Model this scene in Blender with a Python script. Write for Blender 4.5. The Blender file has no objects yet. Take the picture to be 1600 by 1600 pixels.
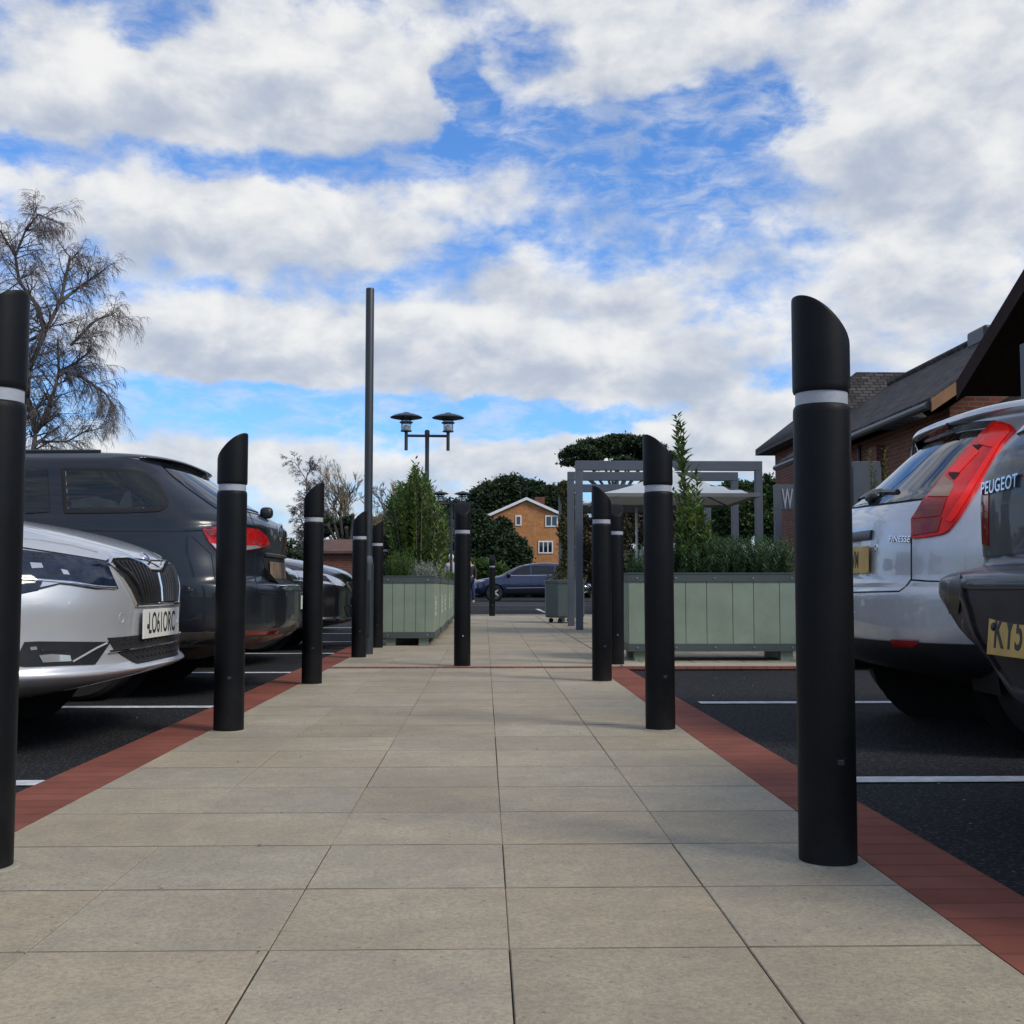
import bpy, bmesh, math, random
import numpy as np
from mathutils import Vector, Matrix
from mathutils.bvhtree import BVHTree
from mathutils.geometry import delaunay_2d_cdt
R = math.radians
scene = bpy.context.scene
COL = scene.collection

# ------------------------------------------------------------------ camera
F, CX, CY = 1790.0, 800.0, 800.0
CAMZ, PITCH, YAW = 0.61, R(3.74), R(-1.344)
cam_d = bpy.data.cameras.new('camera'); cam = bpy.data.objects.new('camera', cam_d); COL.objects.link(cam)
cam.location = (0, 0, CAMZ); cam.rotation_euler = (R(90) + PITCH, 0, YAW)
cam_d.sensor_width = 36; cam_d.lens = 36 * F / 1600; cam_d.clip_start = .05; cam_d.clip_end = 3000
scene.camera = cam
scene.render.resolution_x = scene.render.resolution_y = 1024
CAM_R = (Matrix.Rotation(YAW, 3, 'Z') @ Matrix.Rotation(R(90) + PITCH, 3, 'X'))
def ray(u, v): return (CAM_R @ Vector(((u - CX) / F, (CY - v) / F, -1))).normalized()
def at(u, v, Y):
    d = ray(u, v); return Vector((0, 0, CAMZ)) + d * (Y / d.y)
def ground(u, v):
    d = ray(u, v); return Vector((0, 0, CAMZ)) + d * (-CAMZ / d.z)

# ------------------------------------------------------------------ sun and sky
SUN_AZ, SUN_EL = R(124), R(41)
S = dict(x=math.sin(SUN_AZ) * math.cos(SUN_EL), y=math.cos(SUN_AZ) * math.cos(SUN_EL), z=math.sin(SUN_EL))
sl = bpy.data.lights.new('sun', 'SUN'); so = bpy.data.objects.new('sun', sl); COL.objects.link(so)
sl.energy = 2.5; sl.angle = R(19); sl.color = (1, .91, .78)
so.rotation_euler = Vector((S['x'], S['y'], S['z'])).to_track_quat('Z', 'Y').to_euler()

world = bpy.data.worlds.new('World'); scene.world = world; world.use_nodes = True
wt = world.node_tree; wn = wt.nodes; wl = wt.links; wn.clear()
def N(tp, **kw):
    n = wn.new(tp)
    for k, v in kw.items(): setattr(n, k, v)
    return n
def setin(n, i, val):
    if hasattr(val, 'is_linked') or isinstance(val, bpy.types.NodeSocket): wl.new(val, n.inputs[i])
    else: n.inputs[i].default_value = val
def MA(op, a, b=0.0, c=0.0, clamp=False):
    n = N('ShaderNodeMath', operation=op, use_clamp=clamp); setin(n, 0, a); setin(n, 1, b)
    if op in ('MULTIPLY_ADD',): setin(n, 2, c)
    return n.outputs[0]
def VM(op, a, b=(0, 0, 0)):
    n = N('ShaderNodeVectorMath', operation=op); setin(n, 0, a); setin(n, 1, b)
    return n.outputs['Value'] if op in ('LENGTH', 'DOT_PRODUCT') else n.outputs[0]
def MR(x, a, b, c=0.0, d=1.0, tp='SMOOTHSTEP'):
    n = N('ShaderNodeMapRange', interpolation_type=tp); setin(n, 0, x)
    for i, q in ((1, a), (2, b), (3, c), (4, d)): n.inputs[i].default_value = q
    return n.outputs[0]
def CMIX(f, a, b):
    n = N('ShaderNodeMix', data_type='RGBA'); setin(n, 0, f); setin(n, 6, a); setin(n, 7, b); return n.outputs[2]
WS = 0.1
sky = N('ShaderNodeTexSky', sky_type='NISHITA'); sky.sun_disc = False
sky.sun_elevation = SUN_EL; sky.sun_rotation = SUN_AZ; sky.air_density = 1.0; sky.dust_density = .6; sky.ozone_density = 2.5
tc = N('ShaderNodeTexCoord'); dirv = tc.outputs['Generated']
sep = N('ShaderNodeSeparateXYZ'); wl.new(dirv, sep.inputs[0])
az = MA('ARCTAN2', sep.outputs[0], sep.outputs[1]); el = MA('ARCSINE', sep.outputs[2])
elp = MA('MAXIMUM', sep.outputs[2], 0.0)
inv = MA('DIVIDE', 1.0, MA('ADD', elp, 0.10))
cmb = N('ShaderNodeCombineXYZ'); wl.new(MA('MULTIPLY', sep.outputs[0], inv), cmb.inputs[0]); wl.new(MA('MULTIPLY', sep.outputs[1], inv), cmb.inputs[1])
plane = cmb.outputs[0]
def noise(vec, scale, detail, rough=.55, dist=0.0, lac=2.0):
    n = N('ShaderNodeTexNoise'); setin(n, 'Vector', vec)
    n.inputs['Scale'].default_value = scale; n.inputs['Detail'].default_value = detail
    n.inputs['Roughness'].default_value = rough; n.inputs['Distortion'].default_value = dist
    return n
angc = N('ShaderNodeCombineXYZ'); wl.new(az, angc.inputs[0]); wl.new(el, angc.inputs[1]); ang = angc.outputs[0]
stretch = VM('MULTIPLY', ang, (1.0, 1.55, 1.0))
warp = noise(stretch, 7.0, 6, .6)
wv = VM('MULTIPLY', VM('SUBTRACT', warp.outputs['Color'], (.5, .5, .5)), (.11, .065, 0))
angw = VM('ADD', ang, wv)
def angpx(u, v):
    d = ray(u, v); return math.atan2(d.x, d.y), math.asin(d.z)
# (u, v, half-width, half-height, amount) : coarse arrangement of cloud and of clear sky, as directions
BL = [(450, 130, 330, 130, .75), (110, 150, 190, 110, .55), (620, 170, 130, 90, .35), (1010, 60, 330, 90, .55), (1460, 160, 240, 260, .55),
      (1330, 190, 130, 90, .3), (380, 340, 400, 90, .55), (620, 545, 540, 74, .95), (290, 515, 170, 80, .6), (950, 580, 230, 62, .6), (830, 430, 150, 70, .35),
      (1180, 635, 190, 55, .5), (1380, 470, 260, 110, .35), (980, 470, 140, 50, .35), (1480, 330, 200, 100, .3), (560, 735, 700, 40, .45), (1100, 700, 400, 50, .5),
      (235, 25, 120, 65, -.5), (728, 170, 60, 100, -.9), (640, 250, 200, 45, -.5), (310, 238, 330, 36, -.45), (840, 70, 120, 55, -.6), (60, 245, 130, 30, -.5),
      (1000, 215, 250, 85, -.85), (1190, 170, 110, 60, -.7), (1080, 300, 260, 50, -.35), (420, 640, 430, 48, -1.05), (790, 652, 260, 32, -.9), (900, 380, 300, 50, -.2),
      (650, 400, 160, 60, -.25), (60, 600, 160, 90, -.5)]
dens = None; shade = None
def acc(a, b): return b if a is None else MA('ADD', a, b)
for (u, v, ru, rv, amt) in BL:
    a0, e0 = angpx(u, v)
    q = VM('MULTIPLY', VM('SUBTRACT', angw, (a0, e0, 0)), (F / ru, F / rv, 0))
    g = MR(VM('LENGTH', q), 0.15, 1.15, 1.0, 0.0)
    dens = acc(dens, MA('MULTIPLY', g, amt))
    if amt > 0:
        s = N('ShaderNodeSeparateXYZ'); wl.new(q, s.inputs[0])
        shade = acc(shade, MA('MULTIPLY', MA('MULTIPLY', g, s.outputs[1]), min(1, amt * 1.1)))
n1 = noise(plane, 1.7, 8, .58, .2); n2 = noise(stretch, 26.0, 8, .62, .15); n3 = noise(stretch, 9.0, 7, .6, .3)
d = MA('ADD', dens, MA('MULTIPLY', MA('SUBTRACT', n1.outputs[0], .5), .8))
d = MA('ADD', d, MA('MULTIPLY', MA('SUBTRACT', n2.outputs[0], .5), 1.0))
d = MA('ADD', d, MA('MULTIPLY', MA('SUBTRACT', n3.outputs[0], .5), 1.1))
mask = MR(MA('ADD', d, .20), -.20, .50)
n4 = noise(stretch, 13.0, 7, .55, .2)
lum = MA('ADD', MA('MULTIPLY', shade, .85), MA('MULTIPLY', MA('SUBTRACT', n4.outputs[0], .5), 2.2))
lum = MA('ADD', lum, MA('MULTIPLY', MA('SUBTRACT', n3.outputs[0], .5), -.7))
lum = MR(lum, -.62, .55)
ccol = CMIX(lum, (4.6, 5.2, 6.3, 1), (9.2, 9.15, 8.95, 1))
# the blue between: deeper overhead, paler and more cyan near the horizon
skyb = N('ShaderNodeMix', data_type='RGBA', blend_type='MULTIPLY'); skyb.inputs[0].default_value = 1
wl.new(sky.outputs[0], skyb.inputs[6]); skyb.inputs[7].default_value = (.84, 1.36, 1.98, 1)
n5 = noise(VM('MULTIPLY', ang, (1.0, 2.6, 1.0)), 20.0, 8, .66, .4)
mask = MA('MAXIMUM', mask, MA('MULTIPLY', MR(MA('ADD', n5.outputs[0], MA('MULTIPLY', MA('SUBTRACT', n3.outputs[0], .5), .6)), .36, .72), .55))
out = CMIX(MA('MULTIPLY', mask, .96), skyb.outputs[2], ccol)
low = MR(sep.outputs[2], 0.0, .07, .6, 0.0)
out = CMIX(low, out, (6.3, 6.9, 7.4, 1))
bg = N('ShaderNodeBackground'); wl.new(out, bg.inputs[0]); bg.inputs[1].default_value = WS
wo = N('ShaderNodeOutputWorld'); wl.new(bg.outputs[0], wo.inputs[0])
scene.view_settings.view_transform = 'Standard'; scene.view_settings.look = 'None'
scene.view_settings.exposure = 0; scene.view_settings.gamma = 1
scene.render.engine = 'CYCLES'

# ------------------------------------------------------------------ materials
def nodes_of(name):
    m = bpy.data.materials.new(name); m.use_nodes = True
    nt = m.node_tree; b = nt.nodes['Principled BSDF']; return m, nt, b
def tex(nt, tp, coord=None, **kw):
    n = nt.nodes.new(tp)
    for k, v in kw.items(): n.inputs[k].default_value = v
    if coord is not None: nt.links.new(coord, n.inputs['Vector'])
    return n
def cmix(nt, f, a, b, blend='MIX'):
    n = nt.nodes.new('ShaderNodeMix'); n.data_type = 'RGBA'; n.blend_type = blend
    for i, q in ((0, f), (6, a), (7, b)):
        if isinstance(q, bpy.types.NodeSocket): nt.links.new(q, n.inputs[i])
        else: n.inputs[i].default_value = q if i == 0 else (*q[:3], 1)
    return n.outputs[2]
def ramp(nt, x, a, b, c=0., d=1.):
    n = nt.nodes.new('ShaderNodeMapRange'); nt.links.new(x, n.inputs[0])
    for i, q in ((1, a), (2, b), (3, c), (4, d)): n.inputs[i].default_value = q
    return n.outputs[0]
def bumpn(nt, b, h, strength, dist):
    n = nt.nodes.new('ShaderNodeBump'); nt.links.new(h, n.inputs['Height']); n.inputs['Strength'].default_value = strength
    n.inputs['Distance'].default_value = dist; nt.links.new(n.outputs[0], b.inputs['Normal']); return n
def M(name, col, rough=.5, metal=0., coat=0., var=.12, vs=4., bump=0., bs=60., spec=.5, dirt=None, dz=0.):
    m, nt, b = nodes_of(name)
    co = nt.nodes.new('ShaderNodeTexCoord').outputs['Object']
    n = tex(nt, 'ShaderNodeTexNoise', co, Scale=vs, Detail=6., Roughness=.6)
    dk = tuple(c * (1 - var) for c in col); lt = tuple(min(1, c * (1 + var)) for c in col)
    c = cmix(nt, ramp(nt, n.outputs[0], .3, .7), dk, lt)
    b.inputs['Roughness'].default_value = rough
    if dirt:
        n3 = tex(nt, 'ShaderNodeTexNoise', co, Scale=6., Detail=8., Roughness=.7)
        s = nt.nodes.new('ShaderNodeSeparateXYZ'); nt.links.new(co, s.inputs[0])
        h = ramp(nt, s.outputs[2], dz, dz + .75, .75, .08)
        mm = nt.nodes.new('ShaderNodeMath'); mm.operation = 'MULTIPLY'; nt.links.new(ramp(nt, n3.outputs[0], .3, .75), mm.inputs[0]); nt.links.new(h, mm.inputs[1])
        c = cmix(nt, mm.outputs[0], c, dirt)
        r = nt.nodes.new('ShaderNodeMath'); r.operation = 'MULTIPLY_ADD'; nt.links.new(mm.outputs[0], r.inputs[0]); r.inputs[1].default_value = .5; r.inputs[2].default_value = rough
        nt.links.new(r.outputs[0], b.inputs['Roughness'])
        mt = nt.nodes.new('ShaderNodeMath'); mt.operation = 'MULTIPLY_ADD'; nt.links.new(mm.outputs[0], mt.inputs[0]); mt.inputs[1].default_value = -metal * .9; mt.inputs[2].default_value = metal
        nt.links.new(mt.outputs[0], b.inputs['Metallic'])
    else:
        b.inputs['Metallic'].default_value = metal
    nt.links.new(c, b.inputs['Base Color'])
    b.inputs['Specular IOR Level'].default_value = spec
    b.inputs['Coat Weight'].default_value = coat; b.inputs['Coat Roughness'].default_value = .04
    if bump:
        n2 = tex(nt, 'ShaderNodeTexNoise', co, Scale=bs, Detail=4., Roughness=.6); bumpn(nt, b, n2.outputs[0], bump, .01)
    return m
def M_brick(name, c1, c2, mortar, bw=.225, bh=.075, kz=1.0, axis='sum', rough=.85, bump=.4, ms=.012):
    m, nt, b = nodes_of(name)
    co = nt.nodes.new('ShaderNodeTexCoord').outputs['Object']
    s = nt.nodes.new('ShaderNodeSeparateXYZ'); nt.links.new(co, s.inputs[0])
    vax = 2
    if axis in 'GH': vax = 'GH'.index(axis); axis = 'YX'[vax]
    if axis == 'sum':
        a = nt.nodes.new('ShaderNodeMath'); nt.links.new(s.outputs[0], a.inputs[0]); nt.links.new(s.outputs[1], a.inputs[1]); ua = a.outputs[0]
    else: ua = s.outputs['XYZ'.index(axis)]
    zz = nt.nodes.new('ShaderNodeMath'); zz.operation = 'MULTIPLY'; nt.links.new(s.outputs[vax], zz.inputs[0]); zz.inputs[1].default_value = kz
    cb = nt.nodes.new('ShaderNodeCombineXYZ'); nt.links.new(ua, cb.inputs[0]); nt.links.new(zz.outputs[0], cb.inputs[1])
    br = tex(nt, 'ShaderNodeTexBrick', cb.outputs[0], Scale=1.0)
    br.inputs['Color1'].default_value = (*c1, 1); br.inputs['Color2'].default_value = (*c2, 1); br.inputs['Mortar'].default_value = (*mortar, 1)
    br.inputs['Brick Width'].default_value = bw; br.inputs['Row Height'].default_value = bh; br.inputs['Mortar Size'].default_value = ms; br.inputs['Bias'].default_value = 0
    n = tex(nt, 'ShaderNodeTexNoise', co, Scale=3., Detail=6., Roughness=.7)
    c = cmix(nt, 1.0, br.outputs[0], cmix(nt, ramp(nt, n.outputs[0], .3, .7), (.72, .72, .72), (1.1, 1.1, 1.1)), 'MULTIPLY')
    nt.links.new(c, b.inputs['Base Color']); b.inputs['Roughness'].default_value = rough; b.inputs['Specular IOR Level'].default_value = .2
    inv_ = nt.nodes.new('ShaderNodeMath'); inv_.operation = 'SUBTRACT'; inv_.inputs[0].default_value = 1; nt.links.new(br.outputs[1], inv_.inputs[1])
    bumpn(nt, b, inv_.outputs[0], bump, .01); return m
def M_leaf(name, c1, c2, scale=9., rough=.45, trans=.25):
    m, nt, b = nodes_of(name)
    co = nt.nodes.new('ShaderNodeTexCoord').outputs['Object']
    n = tex(nt, 'ShaderNodeTexNoise', co, Scale=scale, Detail=5., Roughness=.75)
    c = cmix(nt, ramp(nt, n.outputs[0], .38, .62), c1, c2); nt.links.new(c, b.inputs['Base Color'])
    b.inputs['Roughness'].default_value = rough; b.inputs['Specular IOR Level'].default_value = .22
    tr = nt.nodes.new('ShaderNodeBsdfTranslucent'); nt.links.new(c, tr.inputs[0])
    mx = nt.nodes.new('ShaderNodeMixShader'); mx.inputs[0].default_value = trans
    nt.links.new(b.outputs[0], mx.inputs[1]); nt.links.new(tr.outputs[0], mx.inputs[2]); nt.links.new(mx.outputs[0], nt.nodes['Material Output'].inputs[0])
    return m
def M_asphalt():
    m, nt, b = nodes_of('asphalt')
    co = nt.nodes.new('ShaderNodeTexCoord').outputs['Object']
    big = tex(nt, 'ShaderNodeTexNoise', co, Scale=.9, Detail=8., Roughness=.65)
    v = tex(nt, 'ShaderNodeTexVoronoi', co, Scale=62.)
    f = tex(nt, 'ShaderNodeTexNoise', co, Scale=160., Detail=3., Roughness=.7)
    c = cmix(nt, ramp(nt, big.outputs[0], .3, .7), (.008, .009, .011), (.022, .023, .026))
    c = cmix(nt, ramp(nt, v.outputs['Distance'], .0, .45, .75, 0.), c, (.105, .11, .118))
    sp = tex(nt, 'ShaderNodeTexVoronoi', co, Scale=34.)
    c = cmix(nt, ramp(nt, sp.outputs['Distance'], .03, .09, .7, 0.), c, (.40, .40, .38))
    nt.links.new(c, b.inputs['Base Color'])
    nt.links.new(ramp(nt, big.outputs[0], .3, .7, .75, .95), b.inputs['Roughness']); b.inputs['Specular IOR Level'].default_value = .22
    a = nt.nodes.new('ShaderNodeMath'); nt.links.new(v.outputs['Distance'], a.inputs[0]); nt.links.new(f.outputs[0], a.inputs[1])
    bumpn(nt, b, a.outputs[0], .75, .012); return m
def M_slab():
    m, nt, b = nodes_of('paving_stone')
    co = nt.nodes.new('ShaderNodeTexCoord').outputs['Object']
    at_ = nt.nodes.new('ShaderNodeAttribute'); at_.attribute_name = 'tint'
    big = tex(nt, 'ShaderNodeTexNoise', co, Scale=1.6, Detail=9., Roughness=.62)
    mid = tex(nt, 'ShaderNodeTexNoise', co, Scale=9., Detail=8., Roughness=.7)
    c = cmix(nt, ramp(nt, big.outputs[0], .34, .66), (.325, .275, .188), (.45, .385, .270))
    c = cmix(nt, ramp(nt, mid.outputs[0], .42, .68, 0., .5), c, (.245, .218, .172))
    fine = tex(nt, 'ShaderNodeTexNoise', co, Scale=120., Detail=3., Roughness=.8)
    c = cmix(nt, ramp(nt, fine.outputs[0], .36, .62, .55, 0.), c, (.165, .145, .112))
    sp = tex(nt, 'ShaderNodeTexVoronoi', co, Scale=27.); sp.inputs['Randomness'].default_value = 1
    c = cmix(nt, ramp(nt, sp.outputs['Distance'], .05, .12, .6, 0.), c, (.075, .058, .045))
    sp2 = tex(nt, 'ShaderNodeTexVoronoi', co, Scale=17.)
    c = cmix(nt, ramp(nt, sp2.outputs['Distance'], .03, .08, .5, 0.), c, (.42, .40, .35))
    c = cmix(nt, 1., c, at_.outputs['Color'], 'MULTIPLY')
    nt.links.new(c, b.inputs['Base Color']); b.inputs['Roughness'].default_value = .72
    a = nt.nodes.new('ShaderNodeMath'); nt.links.new(fine.outputs[0], a.inputs[0]); nt.links.new(mid.outputs[0], a.inputs[1])
    bumpn(nt, b, a.outputs[0], .35, .006); return m

black = M('black_rubber', (.016, .018, .022), .42, var=.15, vs=9, bump=.05, bs=300)
bol_mat = M('bollard_polymer', (.0032, .0042, .006), .48, var=.25, vs=7, bump=.08, bs=220, spec=.17, dirt=(.055, .052, .048), dz=-.50)
band_mat = M('reflective_band', (.33, .35, .39), .35, var=.12, vs=25, bump=.1, bs=120)
screw_mat = M('zinc', (.6, .6, .62), .3, metal=.9)
asphalt = M_asphalt(); slab = M_slab()
joint = M('joint_sand', (.145, .125, .092), .95, var=.55, vs=4)
redstrip = M_brick('red_block_paving', (.200, .064, .044), (.245, .084, .058), (.160, .056, .040), bw=9.7, bh=.1, axis='H', bump=.35, ms=.006)
white_paint = M('white_road_paint', (.56, .58, .60), .7, var=.35, vs=14, bump=.5, bs=180)
kerbstone = M('kerb_stone', (.36, .33, .27), .8, var=.15, vs=8, bump=.2)
green_board = M('sage_green_board', (.215, .272, .205), .55, var=.16, vs=3.5, bump=.12, bs=40, dirt=(.11, .115, .085), dz=-.45)
green_dark = M('dark_green_rail', (.058, .075, .072), .5, var=.12)
pergola_mat = M('grey_steel_paint', (.072, .088, .112), .5, var=.1)
pole_mat = M('grey_green_pole_paint', (.022, .030, .036), .42, var=.15)
brick_red = M_brick('red_brick', (.235, .075, .042), (.17, .05, .032), (.16, .13, .11))
brick_ochre = M_brick('ochre_brick', (.56, .245, .085), (.45, .175, .055), (.40, .26, .15), ms=.008)
slate = M_brick('slate', (.028, .024, .024), (.088, .076, .072), (.010, .010, .011), bw=.25, bh=.16, kz=1.8, axis='Y', rough=.75, bump=.9, ms=.016)
slate_x = M_brick('slate_cross', (.028, .024, .024), (.088, .076, .072), (.010, .010, .011), bw=.25, bh=.16, kz=1.8, axis='X', rough=.75, bump=.9, ms=.016)
wood_dark = M('dark_stained_wood', (.026, .014, .012), .8, var=.3, vs=6, spec=.15)
wood_mid = M('brown_wood', (.25, .12, .05), .6, var=.2, vs=6)
soil = M('soil', (.03, .022, .015), .95, var=.3, vs=20, bump=.5)
white_pl = M('white_upvc', (.75, .76, .76), .35, var=.04)
glass_dark = M('window_glass', (.012, .015, .018), .03, var=.1, spec=.8)
glass_car = M('car_glass', (.006, .009, .010), .02, var=.1, spec=.55)
chrome = M('chrome', (.75, .76, .78), .12, metal=1., var=.03)
plastic = M('black_plastic', (.014, .015, .017), .38, var=.2, vs=15)
tyre = M('tyre_rubber', (.012, .012, .012), .8, var=.2)
alloy = M('alloy', (.5, .51, .53), .35, metal=.35)
red_lens = M('red_lens', (.66, .008, .006), .16, var=.25, vs=14, spec=.35)
red_lens_dk = M('dark_red_lens', (.20, .006, .007), .10, coat=.15, var=.3, vs=14)
red_bright = M('bright_red_lens', (.98, .014, .008), .18, spec=.3, var=.1)
amber_lens = M('smoked_indicator_lens', (.24, .13, .075), .15, coat=.2)
clear_lens = M('clear_lens', (.5, .52, .55), .1, coat=1., metal=.5)
head_lens = M('headlamp_lens', (.014, .020, .036), .05, var=.6, vs=22, spec=.5)
plate_white = M('white_number_plate', (.68, .69, .64), .35, var=.06)
plate_yellow = M('yellow_number_plate', (.50, .33, .08), .4, var=.2, vs=10)
plate_dirty = M('dirty_number_plate', (.17, .115, .075), .6, var=.45, vs=14)
ink = M('plate_ink', (.012, .012, .012), .4)
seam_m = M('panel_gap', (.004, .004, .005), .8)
bark = M('grey_bark', (.10, .085, .075), .9, var=.35, vs=12, bump=.5)
twig_m = M('purple_brown_twigs', (.105, .088, .090), .9, var=.3, vs=3)
twig_y = M('ochre_twigs', (.24, .19, .12), .9, var=.25, vs=2)

# ------------------------------------------------------------------ object helpers
def thing(name, label, cat, loc=(0, 0, 0), rz=0., group=None):
    o = bpy.data.objects.new(name, None); COL.objects.link(o); o.empty_display_size = .1
    o.location = loc; o.rotation_euler = (0, 0, rz); o['label'] = label; o['category'] = cat
    if group: o['group'] = group
    return o
def tag(o, label=None, cat=None, group=None, kind=None):
    for k, v in (('label', label), ('category', cat), ('group', group), ('kind', kind)):
        if v: o[k] = v
    return o
def link_mesh(name, v, f, mat, parent=None, smooth=False, sharp=None, loc=None, bevel=0., bseg=2):
    me = bpy.data.meshes.new(name); me.from_pydata([tuple(p) for p in v], [], [tuple(q) for q in f]); me.update()
    if mat: me.materials.append(mat)
    if smooth or sharp:
        me.polygons.foreach_set('use_smooth', [True] * len(me.polygons))
        if sharp: me.set_sharp_from_angle(angle=sharp)
    o = bpy.data.objects.new(name, me); COL.objects.link(o)
    if parent: o.parent = parent
    if loc: o.location = loc
    if bevel:
        b = o.modifiers.new('bevel', 'BEVEL'); b.width = bevel; b.segments = bseg; b.limit_method = 'ANGLE'; b.angle_limit = R(35)
    return o
class MB:
    def __init__(s): s.v = []; s.f = []
    def add(s, v, f):
        k = len(s.v); s.v += [tuple(p) for p in v]; s.f += [tuple(i + k for i in q) for q in f]; return s
    def box(s, x0, y0, z0, x1, y1, z1):
        v = [(x, y, z) for z in (z0, z1) for y in (y0, y1) for x in (x0, x1)]
        return s.add(v, [(0, 2, 3, 1), (4, 5, 7, 6), (0, 1, 5, 4), (2, 6, 7, 3), (0, 4, 6, 2), (1, 3, 7, 5)])
    def tube(s, pts, rad, n=8, cap=True):
        pts = [Vector(p) for p in pts]; rr = rad if isinstance(rad, (list, tuple)) else [rad] * len(pts)
        v = []; f = []; ref = None
        for i, p in enumerate(pts):
            t = (pts[min(i + 1, len(pts) - 1)] - pts[max(i - 1, 0)]).normalized()
            if ref is None or abs(ref.dot(t)) > .95: ref = Vector((1, 0, 0)) if abs(t.x) < .8 else Vector((0, 1, 0))
            a = (ref - t * ref.dot(t)).normalized(); b = t.cross(a); ref = a
            for k in range(n):
                w = 2 * math.pi * k / n; v.append(p + (a * math.cos(w) + b * math.sin(w)) * rr[i])
        for i in range(len(pts) - 1):
            for k in range(n):
                q = (k + 1) % n; f.append((i * n + k, i * n + q, (i + 1) * n + q, (i + 1) * n + k))
        if cap: f.append(tuple(reversed(range(n)))); f.append(tuple((len(pts) - 1) * n + k for k in range(n)))
        return s.add(v, f)
    def lathe(s, prof, n=24, c=(0, 0), axis='z'):
        v = []; f = []
        for (r, z) in prof:
            for k in range(n):
                w = 2 * math.pi * k / n
                p = (c[0] + r * math.cos(w), c[1] + r * math.sin(w), z)
                v.append(p if axis == 'z' else (c[0] + r * math.cos(w), z, c[1] + r * math.sin(w)))
        m = len(prof)
        for i in range(m - 1):
            for k in range(n):
                q = (k + 1) % n
                g = (i * n + k, i * n + q, (i + 1) * n + q, (i + 1) * n + k)
                f.append(g if axis == 'z' else g[::-1])
        a = tuple(reversed(range(n))); b = tuple((m - 1) * n + k for k in range(n))
        f += [a, b] if axis == 'z' else [a[::-1], b[::-1]]
        return s.add(v, f)
    def prism(s, poly, d0, d1, axis='y'):
        n = len(poly)
        mk = {'y': lambda a, b, d: (a, d, b), 'x': lambda a, b, d: (d, a, b), 'z': lambda a, b, d: (a, b, d)}[axis]
        v = [mk(a, b, d0) for a, b in poly] + [mk(a, b, d1) for a, b in poly]
        f = [tuple(range(n)), tuple(reversed(range(n, 2 * n)))] + [(i, i + n, (i + 1) % n + n, (i + 1) % n) for i in range(n)]
        return s.add(v, f)
    def build(s, name, mat, parent=None, **kw):
        o = link_mesh(name, s.v, s.f, mat, parent, **kw)
        bm = bmesh.new(); bm.from_mesh(o.data); bmesh.ops.recalc_face_normals(bm, faces=bm.faces); bm.to_mesh(o.data); bm.free()
        return o
def copy_tree(o, loc, rz=None, label=None, group=None, parent=None):
    c = o.copy(); COL.objects.link(c)
    if parent is None:
        c.location = loc
        if rz is not None: c.rotation_euler = (0, 0, rz)
        if label: c['label'] = label
        if group: c['group'] = group
    else: c.parent = parent
    for ch in o.children: copy_tree(ch, None, parent=c)
    return c
def text_mesh(txt, size, depth=.003, sx=1.0, space=1.0):
    cu = bpy.data.curves.new('letters', 'FONT'); cu.body = txt; cu.size = size; cu.extrude = depth; cu.align_x = 'CENTER'; cu.align_y = 'CENTER'
    cu.space_character = space; cu.offset = size * .012
    o = bpy.data.objects.new('letters', cu); COL.objects.link(o)
    bpy.context.view_layer.update()
    me = bpy.data.meshes.new_from_object(o.evaluated_get(bpy.context.evaluated_depsgraph_get()))
    COL.objects.unlink(o); bpy.data.objects.remove(o)
    me.transform(Matrix.Diagonal((sx, 1, 1, 1))); return me
def place_text(name, txt, size, mat, parent, mtx, depth=.003, sx=1., space=1.):
    me = text_mesh(txt, size, depth, sx, space); me.transform(mtx); me.materials.clear(); me.materials.append(mat); me.name = name
    o = bpy.data.objects.new(name, me); COL.objects.link(o); o.parent = parent; return o
# ------------------------------------------------------------------ ground
def sheet(name, x0, y0, x1, y1, z, mat, hole=None):
    o = link_mesh(name, [(x0, y0, z), (x1, y0, z), (x1, y1, z), (x0, y1, z)], [(0, 1, 2, 3)], mat); return tag(o, kind='structure')
XL, XR = -1.15, .835
sheet('road', -900, -900, 900, 1500, -.008, asphalt)
rnd = random.Random(4)
def slabs(name, xs, ys, gap=.0010, cham=.0018, z=.012, var=.1, mat=slab):
    v = []; f = []; cols = []
    for i in range(len(xs) - 1):
        for j in range(len(ys) - 1):
            g = gap * rnd.uniform(.1, 1.5); gy = gap * rnd.uniform(1.4, 3.2); dz = rnd.uniform(-.0004, .0004); zt = z + dz
            x0, x1, y0, y1 = xs[i] + g, xs[i + 1] - g, ys[j] + gy, ys[j + 1] - gy * .4
            c = cham; k = len(v)
            v += [(x0, y0, zt - .01), (x1, y0, zt - .01), (x1, y1, zt - .01), (x0, y1, zt - .01),
                  (x0, y0, zt - c), (x1, y0, zt - c), (x1, y1, zt - c), (x0, y1, zt - c),
                  (x0 + c, y0 + c, zt), (x1 - c, y0 + c, zt), (x1 - c, y1 - c, zt), (x0 + c, y1 - c, zt)]
            fs = [(8, 9, 10, 11)]
            for a in (0, 4):
                for q in range(4): fs.append((a + q, a + (q + 1) % 4, a + 4 + (q + 1) % 4, a + 4 + q))
            f += [tuple(n + k for n in t) for t in fs]
            b = 1 + rnd.uniform(-var, var * .7); w = rnd.uniform(-.025, .035)
            cols += [(b * (1 + w), b, b * (1 - w * 1.2), 1)] * 12
    o = link_mesh(name, v, f, mat); o.data.materials.append(joint)
    o.data.polygons.foreach_set('material_index', ([0] + [1] * 4 + [1, 0, 1, 0]) * (len(f) // 9))
    ca = o.data.color_attributes.new('tint', 'FLOAT_COLOR', 'POINT'); ca.data.foreach_set('color', [c for t in cols for c in t])
    return tag(o, kind='structure')
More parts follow.
